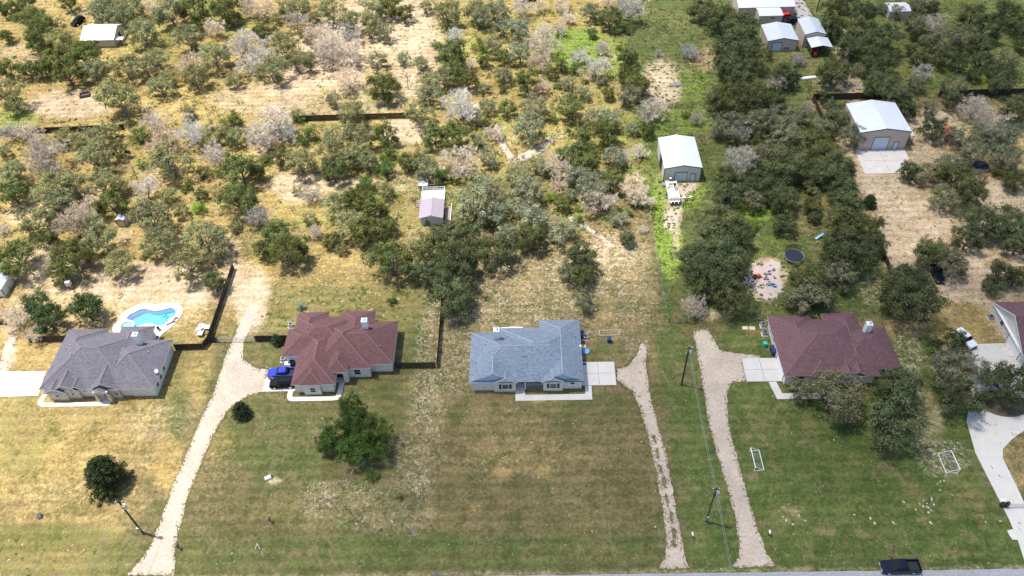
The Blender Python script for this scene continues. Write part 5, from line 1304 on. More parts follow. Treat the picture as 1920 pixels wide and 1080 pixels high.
# red play set at the far right
x_, y_ = G(1779, 262)
tt = thing('play_set', 'bright red play set with canopies behind the tan barn yard', 'play set', (x_, y_, 0), .3)
for i, (a, b_, z) in enumerate(((0, 1.2, 2.5), (-1.1, .2, 2.0))):
    obj('canopy', MB().prism([(a-.9, z), (a, z+.6), (a+.9, z), (a+.85, z-.08), (a, z+.5), (a-.85, z-.08)], b_-.7, b_+.7), MT['red'], tt, local=True)
obj('slide', MB().prism([(-2.6, .1), (-.6, 1.2), (-.3, 1.2), (-.3, 1.3), (-.62, 1.32), (-2.62, .2)], -.35, .35, 'x'), MT['red'], tt, local=True)
obj('platform', MB().box(-1.2, .7, -.3, 1.7, 1.15, 1.25), MT['deckwood'], tt, local=True)
for a in (-1.1, .6):
    for b_ in (-.2, 1.6): obj('post', MB().box(a-.06, a+.06, b_-.06, b_+.06, 0, 2.5), MT['deckwood'], tt, local=True)
x_, y_ = G(1871, 322)
tt = thing('riding_mower', 'dark red machine parked under the oak at the far right', 'mower', (x_, y_, 0), .8)
obj('body', MB().box(-.9, .3, -.45, .45, .35, .85), mat('dark_red_paint', (.25, .02, .02), .4, .1), tt, local=True); obj('seat', MB().box(.3, .8, -.25, .25, .35, 1.0), MT['black'], tt, local=True)
for a in (-.7, .6):
    for s in (-.5, .5): obj('wheel', MB().tube((a, s-.1, .3), (a, s+.1, .3), .3, n=12), MT['rubber'], tt, local=True)
x_, y_ = G(1526, 103)
tt = thing('farm_tractor', 'red tractor parked under the left corner of the open carport', 'tractor', (x_, y_, 0), 1.4)
obj('hood', MB().box(-1.5, -.2, -.35, .35, .7, 1.3), MT['red'], tt, local=True); obj('seat', MB().box(.2, .7, -.3, .3, .9, 1.5), MT['black'], tt, local=True)
obj('fenders', MB().box(.0, 1.0, -.85, -.45, 1.0, 1.3).box(.0, 1.0, .45, .85, 1.0, 1.3), MT['red'], tt, local=True)
for s in (-.65, .65):
    obj('wheel', MB().tube((.5, s-.15, .6), (.5, s+.15, .6), .6, n=14), MT['rubber'], tt, local=True)
    obj('wheel', MB().tube((-1.2, s-.1, .35), (-1.2, s+.1, .35), .35, n=14), MT['rubber'], tt, local=True)

def goal(pts, lab):
    """small football goal: posts, crossbar and netting"""
    a, b, c_, d_ = [Vector((*p, 0)) for p in pts]      # front line a-b, rear line d-c
    t = thing('football_goal', lab, 'goal', tuple((a+b+c_+d_)/4))
    H = 1.25
    q = MB(); u = Vector((0, 0, H))
    q.tube(a, a+u, .075); q.tube(b, b+u, .075); q.tube(a+u, b+u, .075)
    obj('goal_frame', q, MT['white'], t)
    q = MB(); q.tube(a, d_, .055); q.tube(b, c_, .055); q.tube(d_, c_, .055); q.tube(a+u, d_, .04); q.tube(b+u, c_, .04)
    obj('rear_frame', q, MT['white'], t)
    q = MB()
    for i in range(1, 14):
        s = i/14; q.tube((a+u)*(1-s)+(b+u)*s, d_*(1-s)+c_*s, .005, n=3, caps=False)
    for i in range(1, 8):
        s = i/8; q.tube((a+u)*(1-s)+d_*s, (b+u)*(1-s)+c_*s, .008, n=3, caps=False)
    obj('net', q, MT['wire'], t)
goal([(37.5, 74.7), (37.5, 70.9), (39.2, 71.1), (39.2, 75.0)], 'white football goal with net on the green lawn right of the driveway')
goal([(70.9, 73.5), (71.0, 69.9), (69.2, 70.1), (69.2, 73.8)], 'white football goal in the worn grass at the right near the concrete drive')

def ac_unit(x, y, lab):
    t = thing('air_conditioner', lab, 'air conditioner', (x, y, 0))
    obj('casing', MB().box(-.42, .42, -.42, .42, .1, .85), MT['steel'], t, local=True)
    obj('fan_grille', MB().tube((0, 0, .852), (0, 0, .9), .34, n=16), MT['black'], t, local=True)
    obj('pad', MB().box(-.6, .6, -.6, .6, 0, .1), MT['concrete'], t, local=True)
ac_unit(*G(1430, 612), 'air conditioner farthest back beside the plum roofed house')
ac_unit(*G(1433, 627), 'air conditioner between the rear unit and the green bin at the plum roofed house')
ac_unit(*G(532, 676), 'air conditioner at the left wall of the maroon roofed house')
ac_unit(*G(1856, 598), 'air conditioner at the back left corner of the right edge house')
ac_unit(*G(1098, 635), 'air conditioner against the right wall of the blue roofed house')
ac_unit(*G(546, 612), 'air conditioner behind the upper left corner of the maroon roof')
def bin_(px, py, m, lab, s=1.0):
    x, y = G(px, py)
    t = thing('trash_bin', lab, 'trash bin', (x, y, 0))
    obj('bin_body', loft([(-.3*s, .28*s, .32*s, .05, .95*s), (.3*s, .28*s, .32*s, .05, .95*s)]), MT[m], t, local=True)
    obj('lid', MB().box(-.36*s, .36*s, -.36*s, .36*s, .952*s, 1.03*s), MT[m], t, local=True)
    for w in (-.2, .2): obj('wheel', MB().tube((.3*s, w*s-.03, .1), (.3*s, w*s+.03, .1), .1, n=8), MT['rubber'], t, local=True)
bin_(1433, 649, 'teal', 'teal bin at the left wall of the plum roofed house')
bin_(1449, 664, 'navyplastic', 'dark navy bin nearest the slab of the plum roofed house', 1.25)
bin_(1446, 656, 'navyplastic', 'dark bin just behind the nearest navy bin at the plum house', 1.0)
bin_(1092, 628, 'black', 'black bin at the back right corner of the blue roofed house')
bin_(1092, 633, 'navyplastic', 'navy bin just before the black bin at the blue roofed house')
bin_(1142, 641, 'navyplastic', 'lone dark blue bin standing on the lawn right of the blue roofed house', 1.15)
bin_(550, 684, 'black', 'black bin behind the blue pickup at the maroon house', 1.2)
x_, y_ = G(1099, 660)
tag(obj('kiddie_pool', MB().tube((x_, y_, 0), (x_, y_, .3), .6, .65, n=16), MT['skyblue']), 'small bright blue tub on the grass beside the blue roofed house', 'tub')
x_, y_ = G(1094, 653)
tag(obj('storage_tote', MB().box(x_-.4, x_+.4, y_-.4, y_+.4, 0, .6), MT['cardboard']), 'pale storage box against the right wall of the blue roofed house', 'box')
x_, y_ = G(541, 686)
tag(obj('storage_tote', MB().box(x_-.5, x_+.5, y_-.35, y_+.35, 0, .8).box(x_-.54, x_+.54, y_-.39, y_+.39, .8, .88), MT['white']), 'white lidded box beside the black bin at the maroon house', 'box')
for i, (a, b_) in enumerate(((1397, 615), (1410, 615.5))):
    x_, y_ = G(a, b_)
    tag(obj('cardboard_sheet', MB().box(x_-.55, x_+.55, y_-.42, y_+.4, .02, .07), MT['cardboard']), ['left of two pale boards lying on the green grass by the plum house', 'right of two pale boards lying on the green grass by the plum house'][i], 'board', 'boards on the grass')
# raised bed outline
x0, y0 = G(1124, 630); x1, y1 = G(1160, 620)
q = MB().box(x0, x1, y0-.05, y0+.05, 0, .25); q.box(x0, x1, y1-.05, y1+.05, 0, .25); q.box(x0-.05, x0+.05, y0+.06, y1-.06, 0, .25); q.box(x1-.05, x1+.05, y0+.06, y1-.06, 0, .25)
tag(obj('raised_bed', q, MT['cardboard']), 'empty rectangular garden bed frame on the lawn right of the blue roofed house', 'garden bed')
x_, y_ = G(160, 180)
fp = thing('fire_pit', 'dark rusty square fire pit on the bare patch of the upper left meadow', 'fire pit', (x_, y_, 0), .3)
q = MB().box(-1.3, 1.3, -.9, -.75, 0, .7).box(-1.3, 1.3, .75, .9, 0, .7).box(-1.3, -1.15, -.75, .75, 0, .7).box(1.15, 1.3, -.75, .75, 0, .7)
obj('rim', q, MT['trim'], fp, local=True); obj('ash', MB().box(-1.14, 1.14, -.74, .74, 0, .3), MT['soilbed'], fp, local=True)
x_, y_ = G(75, 969)
mbx = thing('ground_box', 'small grey utility box in the dry lawn at the lower left', 'utility box', (x_, y_, 0), .4)
obj('cover', MB().box(-.3, .3, -.4, .4, 0, .5), MT['steel'], mbx, local=True); obj('lid', MB().box(-.33, .33, -.43, .43, .5, .56), MT['black'], mbx, local=True)
x_, y_ = G(484, 1024)
mk = thing('marker_stakes', 'pair of crossed white stakes in the grass near the road on the left', 'marker', (x_, y_, 0))
for s in (-.35, .4): obj('stake', MB().tube((s, -.5, 0), (0, .1, .75), .05, n=5), MT['white'], mk, local=True)
x_, y_ = G(503, 897)
mk = thing('well_cover', 'pale concrete block lying on bare soil in the lawn below the maroon house', 'concrete block', (x_, y_, 0), .5)
obj('block', MB().box(-.55, .55, -.35, .35, 0, .4), MT['concrete_w'], mk, local=True); obj('pipe', MB().tube((.7, .1, 0), (.7, .1, .4), .1), MT['black'], mk, local=True)
for a, b_, lab in ((776, 995, 'small blue flag marker in the lawn near the road'),):
    x_, y_ = G(a, b_); t = thing('flag_marker', lab, 'flag', (x_, y_, 0)); obj('stick', MB().tube((0, 0, 0), (0, 0, .6), .02), MT['steel'], t, local=True); obj('flag', MB().box(-.2, .2, -.01, .01, .35, .65), MT['skyblue'], t, local=True)
for a, b_, lab, m in ((337, 1029, 'post mailbox right of the mouth of the left driveway', 'black'), (1441, 1004, 'pale mailbox right of the mouth of the right driveway', 'white'), (1297, 1008, 'pale mailbox between the two right driveways near the road', 'white'), (508, 979, 'small dark post in the lawn left of the big front oak', 'black')):
    x_, y_ = G(a, b_); t = thing('mailbox', lab, 'mailbox', (x_, y_, 0)); obj('post', MB().box(-.06, .06, -.06, .06, 0, 1.0), MT['postwood'], t, local=True); obj('box', MB().box(-.12, .12, -.28, .28, 1.0, 1.28).tube((0, -.28, 1.28), (0, .28, 1.28), .12), MT[m], t, local=True)
x_, y_ = G(133, 540)
t = thing('feeder_stand', 'small white feeder box on legs below the oaks left of the pool', 'feeder', (x_, y_, 0)); obj('hopper', MB().box(-.45, .45, -.45, .45, 1.0, 2.0), MT['white'], t, local=True)
for a in (-.4, .4):
    for b_ in (-.4, .4): obj('leg', MB().box(a-.04, a+.04, b_-.04, b_+.04, 0, 1.0), MT['steel'], t, local=True)
x_, y_ = G(1516, 147)
tag(obj('overturned_boat', loft([(-2.2, .1, .05, 0, .3), (-1.4, .5, .35, 0, .5), (1.4, .5, .35, 0, .5), (2.0, .4, .3, 0, .4)]).transform(Matrix.Translation((x_, y_, 0)) @ Matrix.Rotation(.15, 4, 'Z')), MT['white']), 'white overturned boat lying on the grass left of the oak by the carport yard', 'boat')
x_, y_ = G(1268, 159)
mk = thing('log_pile', 'grey heap of boards on the green ring in the far clearing', 'wood pile', (x_, y_, 0), .1)
for i in range(7): obj('plank', MB().box(-1.6+rq.uniform(-.3, .3), 1.5+rq.uniform(-.3, .3), -.7+i*.2, -.55+i*.2, .05+.02*(i % 3), .2+.02*(i % 3)), MT['steel'] if i % 2 else MT['deckwood'], mk, local=True)

# ------------------------------------------------------------------ trees
def grow(rng, h, spread, limbs=6, levels=3, bend=.35, rise=.5, base=.22, tr=.2):
    """branch skeleton: segments (p0, p1, r0, r1) and the tips with their direction"""
    segs, tips, mids = [], [], []
    fork = Vector((rng.uniform(-.3, .3), rng.uniform(-.3, .3), h*base))
    segs.append((Vector((0, 0, -.1)), fork*.5+Vector((rng.uniform(-.15, .15), rng.uniform(-.15, .15), 0)), tr, tr*.85))
    segs.append((segs[0][1], fork, tr*.85, tr*.75))
    def rec(p, d, L, r, lv):
        n = 3
        for i in range(n):
            d = (d+Vector((rng.gauss(0, bend), rng.gauss(0, bend), rng.gauss(0, bend*.6)+.05))*.5).normalized()
            q = p+d*(L/n); q.z = min(q.z, h*.97)
            segs.append((p, q, r, r*.82)); r *= .82; p = q
            if lv < levels and i == 1: mids.append((p, d, L, r, lv))
        if lv == levels:
            tips.append((p, d)); return
        k = rng.choice((2, 3))
        for _ in range(k):
            dd = (d+Vector((rng.gauss(0, .6), rng.gauss(0, .6), rng.gauss(.1, .4)))).normalized()
            rec(p, dd, L*rng.uniform(.55, .8), r*.7, lv+1)
        dd = (d*.3+Vector((rng.gauss(0, .8), rng.gauss(0, .8), rng.gauss(.2, .4)))).normalized()
        rec(p-d*(L*.4), dd, L*.6, r*.6, lv+1)
    for i in range(limbs):
        a = 2*math.pi*(i+rng.uniform(-.3, .3))/limbs
        up = rng.uniform(.3, 1.1)*rise*2
        d = Vector((math.cos(a), math.sin(a), up)).normalized()
        rec(fork.copy(), d, spread*rng.uniform(.38, .55), tr*.5, 1)
    d = Vector((rng.uniform(-.2, .2), rng.uniform(-.2, .2), 1)).normalized()
    rec(fork.copy(), d, h*.4, tr*.55, 1)
    return segs, tips

def seg_mesh(segs, rmin=.02):
    mb = MB()
    for a, b, r0, r1 in segs:
        mb.tube(a, b, max(r0, rmin), max(r1, rmin*.8), n=5 if r0 > .06 else 3, caps=False)
    return mb

def leaf_cluster(V, F, rng, c, R, n, size, flat=.7, up=.4):
    for _ in range(n):
        while True:
            p = Vector((rng.uniform(-1, 1), rng.uniform(-1, 1), rng.uniform(-.8, 1)))
            if .12 < p.length < 1: break
        nd = (p.normalized()+Vector((rng.gauss(0, .45), rng.gauss(0, .45), up+rng.gauss(0, .45)))).normalized()
        q = c+Vector((p.x*R, p.y*R, p.z*R*flat))
        t = nd.cross(Vector((rng.gauss(0, 1), rng.gauss(0, 1), rng.gauss(0, 1)))).normalized(); b = nd.cross(t)
        s = size*rng.uniform(.55, 1.25); k = len(V)
        V += [tuple(q-t*s), tuple(q-b*s*.55), tuple(q+t*s*.9), tuple(q+b*s*.6+nd*s*.2)]
        F.append((k, k+1, k+2, k+3))

def fit(segs, tips, W, H):
    """scale the skeleton to crown width W and height H"""
    mx = max(max(abs(t[0].x), abs(t[0].y)) for t in tips)
    xs_ = sorted(abs(t[0].x) for t in tips); ys_ = sorted(abs(t[0].y) for t in tips)
    mx = max(xs_[int(len(xs_)*.93)], ys_[int(len(ys_)*.93)], .1); mz = max(t[0].z for t in tips)
    sx, sz = (W/2)/mx, H/mz
    f = lambda p: Vector((max(-W*.52, min(W*.52, p.x*sx)), max(-W*.52, min(W*.52, p.y*sx)), p.z*sz))
    return [(f(a), f(b), r0, r1) for a, b, r0, r1 in segs], [(f(p), d) for p, d in tips]

PROTO = {}
def proto(kind, i, W=8., H=6.2):
    rng = random.Random(hash((kind, i)) % 99991 if False else sum(map(ord, kind))*131+i*17)
    V, F = [], []
    if kind in ('oak', 'large', 'grey'):
        big = kind == 'large'
        sm = MB(); fork = Vector((rng.uniform(-.3, .3), rng.uniform(-.3, .3), H*.2))
        sm.tube((0, 0, -.1), fork, .26, .2, n=7)
        nl = rng.choice((9, 10, 11, 12)) if big else rng.choice((6, 7, 8, 9))
        lobes = []
        ph0 = rng.uniform(0, 6.28)
        for k in range(nl):
            a_ = ph0+k*2.4; r = W*(.10+.26*math.sqrt((k+.3)/nl))*rng.uniform(.85, 1.15)
            z_ = H*(.70-.30*(k/nl)**1.3)*rng.uniform(.88, 1.1)
            R_ = W*rng.uniform(.13, .21)*(.95 if big else 1.12)
            lobes.append((Vector((r*math.cos(a_), r*math.sin(a_), z_)), R_))
        # low skirt lobes
        for k in range(4 if big else 3):
            a_ = rng.uniform(0, 6.28); r = W*rng.uniform(.26, .38)
            lobes.append((Vector((r*math.cos(a_), r*math.sin(a_), H*rng.uniform(.26, .36))), W*rng.uniform(.09, .13)))
        npl_ = {'oak': 32, 'large': 34, 'grey': 28}[kind]; ncl = {'oak': 18, 'large': 20, 'grey': 17}[kind]
        if kind != 'grey': npl_ = int(npl_*1.25)
        for c_, R_ in lobes:
            m1 = fork.lerp(c_, .5)+Vector((rng.gauss(0, .3), rng.gauss(0, .3), -.2))
            sm.tube(fork, m1, .12, .09, n=5, caps=False); sm.tube(m1, c_, .09, .05, n=5, caps=False)
            for q_ in range(int(ncl*rng.uniform(.8, 1.25))):
                while True:
                    d_ = Vector((rng.gauss(0, 1), rng.gauss(0, 1), rng.gauss(.35, .8))).normalized()
                    if d_.z > -.55: break
                cc = c_+Vector((d_.x*R_, d_.y*R_, d_.z*R_*.85))*rng.uniform(.55, 1.12)
                if rng.random() < .5 or kind == 'grey':
                    sm.tube(c_, cc, .04, .02, n=3, caps=False)
                    if kind == 'grey':
                        for _ in range(2): sm.tube(cc, cc+(d_+Vector((rng.gauss(0, .6), rng.gauss(0, .6), rng.gauss(0, .6)))).normalized()*W*.06, .022, .012, n=3, caps=False)
                r3 = W*rng.uniform(.035, .06)
                for _ in range(int(npl_*rng.uniform(.6, 1.3))):
                    o_ = Vector((rng.gauss(0, .55), rng.gauss(0, .55), rng.gauss(0, .42)))*r3*1.25
                    nd = (d_*1.0+o_.normalized()*.7+Vector((rng.gauss(0, .35), rng.gauss(0, .35), .25+rng.gauss(0, .35)))).normalized()
                    t_ = nd.cross(Vector((rng.gauss(0, 1), rng.gauss(0, 1), rng.gauss(0, 1)))).normalized(); b_ = nd.cross(t_)
                    s_ = W*(.0155 if big else .0195)*rng.uniform(.55, 1.3); p_ = cc+o_; k2 = len(V)
                    V += [tuple(p_-t_*s_), tuple(p_-b_*s_*.6), tuple(p_+t_*s_*.9), tuple(p_+b_*s_*.6+nd*s_*.2)]
                    F.append((k2, k2+1, k2+2, k2+3))
    elif kind == 'bare':
        segs, tips = grow(rng, H, W/2, limbs=7, levels=4, rise=.6, tr=.2, bend=.5)
        segs, tips = fit(segs, tips, W*.9, H*.93)
        sm = seg_mesh([s for s in segs if s[2] > .022], .028)
        tw = MB()
        rng.shuffle(tips)
        for p, d in tips[:420]:
            for _ in range(9):
                dd = (d+Vector((rng.gauss(0, .9), rng.gauss(0, .9), rng.gauss(.15, .6)))).normalized()
                e = p+dd*W*rng.uniform(.035, .10)
                tw.tube(p, e, .030, .012, n=3, caps=False)
                if rng.random() < .6:
                    m_ = p.lerp(e, .5); tw.tube(m_, m_+(dd+Vector((rng.gauss(0, .8), rng.gauss(0, .8), rng.gauss(0, .8)))).normalized()*W*.04, .022, .009, n=3, caps=False)
        for s in segs:
            if s[2] <= .022 and len(tw.f) < 16000: tw.tube(s[0], s[1], .022, .018, n=3, caps=False)
        V, F = tw.v, tw.f
    elif kind == 'snag':
        segs, tips = grow(rng, H, W/5, limbs=3, levels=2, rise=1.2, tr=.25, base=.5)
        sm = seg_mesh(segs, .03); tw = MB()
        for p, d in tips:
            for _ in range(4): tw.tube(p, p+(d+Vector((rng.gauss(0, .7), rng.gauss(0, .7), .4))).normalized()*.7, .02, .01, n=3)
        V, F = tw.v, tw.f
    elif kind == 'shrub':
        sm = MB()
        cs = []
        for _ in range(26):
            a = rng.uniform(0, 6.28); r = W/2*.78*math.sqrt(rng.random()); c = Vector((r*math.cos(a), r*math.sin(a), H*rng.uniform(.15, .85)*(1-.35*(r/(W/2))**2)))
            cs.append(c); sm.tube((0, 0, -.05), c, .10, .03, n=4, caps=False)
        for c in cs: leaf_cluster(V, F, rng, c, W*rng.uniform(.10, .16), 85, W*.024, flat=.8)
    elif kind == 'cedar':
        sm = MB().tube((0, 0, -.1), (0, 0, H*.9), .22, .05, n=7)
        for k in range(230):
            t = rng.random()**.8; z = H*(.04+.93*t); rr_ = W/2*(1-t)**.5*.98+.12
            a = rng.uniform(0, 6.28); L = rr_*rng.uniform(.72, 1.06)
            tip = Vector((L*math.cos(a), L*math.sin(a), z-.1*L))
            sm.tube((0, 0, z), tip, .05, .02, n=3, caps=False)
            for u in (.45, .7, .95):
                leaf_cluster(V, F, rng, Vector((0, 0, z)).lerp(tip, u), W*.055, 34, W*.018, flat=.8, up=.2)
    me_t = mesh_of('trunk_mesh', sm, MT['bark_d'] if kind in ('bare', 'snag', 'grey') else MT['bark'])
    mbl = MB(); mbl.v, mbl.f = V, F
    me_c = mesh_of('crown_mesh', mbl, MT['twig'] if kind in ('bare', 'snag') else MT['leaf'])
    return me_t, me_c
NV = {'oak': 6, 'large': 4, 'grey': 5, 'bare': 5, 'snag': 2, 'shrub': 4, 'cedar': 2}
for kd, nv in NV.items():
    PROTO[kd] = [proto(kd, i) for i in range(nv)]

TREES = []     # (photo x, photo y of the crown centre, crown width in photo pixels, code)
def T_(ox, oy, L, s=4.0):
    for e in L: TREES.append((ox+e[0]/s, oy+e[1]/s, e[2]/s, e[3]))
T_(0, 0, [(60, 60, 140, 'o'), (200, 20, 160, 'o'), (230, 130, 230, 'O'), (310, 200, 260, 'O'), (270, 300, 190, 'o'), (510, 10, 150, 'o'), (40, 270, 110, 'o'), (440, 290, 230, 'g'), (400, 440, 210, 'o'), (500, 530, 240, 'o'),
  (620, 390, 260, 'o'), (690, 520, 180, 'g'), (770, 60, 260, 'g'), (880, 110, 200, 'g'), (970, 50, 200, 'g'), (1060, 230, 240, 'g'), (1270, 80, 250, 'g'), (1440, 60, 260, 'o'), (1680, 60, 230, 'o'), (1860, 60, 160, 'd'),
  (1130, 50, 120, 'd'), (1400, 270, 230, 'g'), (1610, 200, 150, 'd'), (1800, 330, 260, 'd'), (1600, 400, 240, 'g'), (930, 490, 220, 'g'), (1080, 480, 200, 'g'), (1180, 440, 200, 'g'), (1280, 560, 150, 'g'), (1450, 560, 210, 'g'),
  (1420, 480, 190, 'd'), (1190, 640, 190, 'g'), (1870, 470, 200, 'd'), (880, 720, 330, 'g'), (60, 510, 180, 'o'), (210, 520, 150, 'o'), (320, 510, 160, 'o'), (60, 690, 270, 'G'), (1150, 900, 200, 'd'), (480, 1020, 170, 'g'),
  (660, 1040, 220, 'g'), (300, 1095, 170, 'd'), (820, 970, 150, 'g'), (1040, 1010, 190, 's2'), (1220, 1050, 220, 'd'), (1450, 980, 230, 'd'), (1600, 1010, 220, 'g'), (1720, 890, 190, 's2'), (1760, 1010, 170, 'g'), (1890, 1000, 120, 'g'), (1740, 140, 120, 'g')])
T_(480, 0, [(60, 60, 180, 'd'), (120, 240, 120, 'o'), (30, 230, 130, 'o'), (330, 40, 170, 'g'), (230, 60, 150, 'g'), (560, 70, 220, 'g'), (470, 240, 200, 'd'), (700, 150, 200, 'g'), (860, 60, 200, 'g'), (860, 150, 160, 'g'),
  (1000, 30, 200, 'o'), (1110, 90, 150, 'o'), (1270, 50, 110, 'g'), (1430, 90, 230, 'g'), (1650, 80, 200, 'g'), (1800, 70, 200, 'g'), (1860, 190, 180, 'g'), (1700, 140, 160, 'g'), (970, 230, 150, 'g'), (860, 240, 120, 'g'),
  (370, 250, 120, 'g'), (200, 330, 250, 'g'), (60, 390, 200, 'd'), (110, 510, 230, 'g'), (300, 440, 220, 'g'), (400, 420, 120, 'g'), (560, 420, 230, 'd'), (700, 380, 200, 'd'), (560, 320, 240, 'd'), (690, 250, 160, 'd'),
  (900, 440, 150, 'g'), (950, 640, 250, 'O'), (690, 570, 220, 'd'), (720, 840, 230, 'g'), (580, 740, 120, 'g'), (1110, 430, 110, 'g'), (1130, 580, 90, 'n'), (1230, 470, 130, 'g'), (1350, 320, 100, 's2'), (1470, 390, 230, 'o'),
  (1680, 330, 150, 's2'), (1790, 330, 180, 'g'), (1490, 520, 180, 'o'), (1290, 600, 170, 'g'), (1400, 580, 200, 'g'), (1590, 590, 170, 'o'), (1300, 700, 200, 'g'), (1220, 830, 200, 'g'), (1520, 780, 270, 'd'), (1720, 450, 110, 'o'),
  (1860, 420, 130, 'o'), (1850, 560, 150, 'g'), (320, 860, 150, 's2'), (140, 890, 250, 'd'), (380, 1000, 200, 's2'), (60, 1020, 250, 'd'), (230, 1000, 150, 'd'), (600, 1030, 220, 'g'), (760, 1020, 250, 'g'), (960, 990, 220, 'o'),
  (1340, 1000, 220, 'o'), (1500, 1000, 250, 'o'), (1760, 970, 150, 'd'), (1880, 810, 150, 'o')])
T_(960, 0, [(50, 200, 200, 'g'), (60, 380, 200, 'g'), (230, 330, 230, 'd'), (210, 450, 180, 'd'), (110, 600, 200, 'o'), (220, 640, 120, 'd'), (180, 780, 220, 'g'), (490, 420, 140, 'd'), (630, 490, 200, 'd'), (690, 350, 120, 'd'),
  (740, 130, 200, 'o'), (870, 60, 230, 'd'), (830, 190, 170, 's2'), (600, 240, 90, 'o'), (470, 510, 120, 's2'), (870, 420, 150, 'o'), (880, 560, 180, 'o'), (940, 630, 200, 'o'), (890, 710, 190, 'g'), (1330, 390, 120, 'd'), (1420, 60, 200, 'o'),
  (1560, 120, 300, 'O'), (1720, 190, 280, 'O'), (1660, 350, 300, 'O'), (1830, 420, 230, 'o'), (1620, 470, 230, 'o'), (1720, 560, 230, 'o'), (1590, 720, 280, 'O'), (1800, 700, 290, 'O'), (1620, 930, 260, 'g'), (1850, 900, 250, 'g'), (1700, 960, 190, 'd'),
  (1540, 980, 110, 'd'), (1030, 820, 210, 'd'), (1390, 880, 120, 'd'), (1310, 850, 90, 's2'), (130, 940, 260, 'g'), (450, 790, 230, 'o'), (400, 960, 280, 'o'), (620, 880, 180, 'g'), (730, 880, 200, 'g'), (700, 990, 250, 'o'),
  (900, 960, 120, 'g'), (540, 1040, 250, 'o'), (1100, 400, 60, 'd'), (780, 560, 60, 'n'), (700, 180, 60, 'n')])
T_(1440, 0, [(500, 60, 220, 'o'), (480, 200, 200, 'o'), (620, 30, 150, 'o'), (740, 100, 220, 'o'), (690, 230, 270, 'O'), (650, 350, 220, 'o'), (870, 50, 110, 'g'), (1120, 30, 150, 'g'), (900, 270, 250, 'o'), (1100, 160, 170, 'g'),
  (840, 440, 270, 'O'), (1150, 430, 170, 'o'), (1110, 250, 100, 'o'), (1230, 170, 170, 'd'), (1350, 290, 270, 'g'), (1310, 420, 200, 'o'), (1480, 260, 200, 'g'), (1540, 90, 200, 'o'), (1640, 190, 240, 'o'), (1600, 330, 170, 'o'),
  (1780, 80, 230, 'o'), (1880, 180, 180, 'o'), (1900, 330, 130, 'o'), (1790, 430, 220, 'g'), (1730, 530, 170, 'o'), (1760, 620, 220, 'o'), (1390, 640, 220, 'g'), (1370, 730, 180, 'o'), (1160, 530, 140, 'd'), (1120, 620, 150, 'g'),
  (860, 620, 280, 'O'), (960, 720, 260, 'o'), (1040, 800, 200, 'o'), (1200, 800, 150, 'g'), (500, 520, 260, 'O'), (240, 450, 100, 'd'), (130, 560, 220, 'o'), (10, 410, 80, 'o'), (60, 620, 150, 'd'), (80, 900, 280, 'g'),
  (230, 850, 200, 'g'), (140, 1000, 250, 'g'), (420, 950, 200, 'g'), (520, 890, 210, 'o'), (490, 810, 180, 'o'), (640, 1010, 220, 'g'), (30, 720, 200, 'o'), (380, 1030, 200, 'o'), (300, 800, 100, 'd'), (110, 800, 120, 's2'),
  (1560, 800, 220, 'd'), (1250, 950, 220, 'o'), (1400, 1010, 200, 'g'), (1700, 950, 250, 'd'), (1850, 830, 220, 'o'), (1900, 750, 150, 'o'), (1780, 1010, 250, 'g'), (1600, 1000, 200, 'g'), (960, 70, 120, 'g')])
T_(0, 270, [(330, 70, 280, 'd'), (700, 80, 290, 'g'), (90, 200, 200, 'g'), (80, 350, 230, 'o'), (280, 190, 150, 'd'), (880, 40, 150, 'o'), (420, 320, 290, 'g'), (560, 290, 200, 'g'), (760, 280, 250, 'g'), (840, 430, 250, 'o'),
  (390, 430, 280, 'g'), (220, 390, 100, 'd'), (640, 470, 210, 'd'), (520, 580, 270, 'd'), (250, 570, 230, 'g'), (1000, 210, 130, 'n'), (1080, 320, 220, 'd'), (1260, 110, 330, 'g'), (1060, 140, 110, 's'), (1620, 70, 210, 'd'),
  (1800, 180, 300, 'o'), (1770, 400, 320, 'O'), (1490, 470, 120, 's'), (1130, 540, 320, 'g'), (690, 600, 200, 'g'), (760, 710, 260, 'g'), (1210, 720, 270, 'g'), (1520, 680, 320, 'g'), (1400, 880, 300, 'g'), (1640, 780, 200, 'g'),
  (110, 830, 340, 'O'), (520, 840, 330, 'O'), (460, 990, 150, 'o'), (900, 890, 240, 'g'), (20, 640, 90, 'd'), (1600, 1030, 190, 'o'), (20, 50, 110, 'g')])
T_(480, 270, [(70, 110, 110, 's'), (10, 210, 130, 'o'), (190, 90, 150, 'o'), (320, 130, 240, 'g'), (580, 50, 250, 'g'), (660, 120, 200, 'g'), (580, 200, 200, 'o'), (760, 60, 210, 'g'), (830, 120, 180, 'g'), (990, 70, 170, 's2'),
  (970, 180, 190, 's2'), (1130, 130, 170, 'o'), (1240, 70, 110, 'g'), (820, 290, 190, 's2'), (970, 340, 140, 'g'), (1280, 180, 230, 'g'), (1390, 220, 190, 's2'), (1530, 110, 270, 'd'), (1490, 250, 110, 's'), (600, 450, 230, 'g'),
  (760, 400, 240, 'o'), (880, 480, 230, 'o'), (700, 580, 270, 'g'), (820, 650, 270, 'o'), (400, 370, 160, 'd'), (310, 340, 90, 'g'), (150, 660, 240, 'O'), (240, 790, 290, 'O'), (1000, 850, 370, 'O'), (1640, 430, 320, 'g'), (1820, 380, 250, 'g'),
  (1700, 310, 230, 'g'), (1780, 520, 240, 'g'), (1420, 690, 280, 'o'), (1610, 680, 250, 'o'), (1340, 800, 290, 'o'), (1500, 860, 360, 'O'), (1480, 980, 350, 'O'), (1800, 790, 320, 'O'), (1880, 660, 180, 'g'), (1270, 950, 260, 'o')])
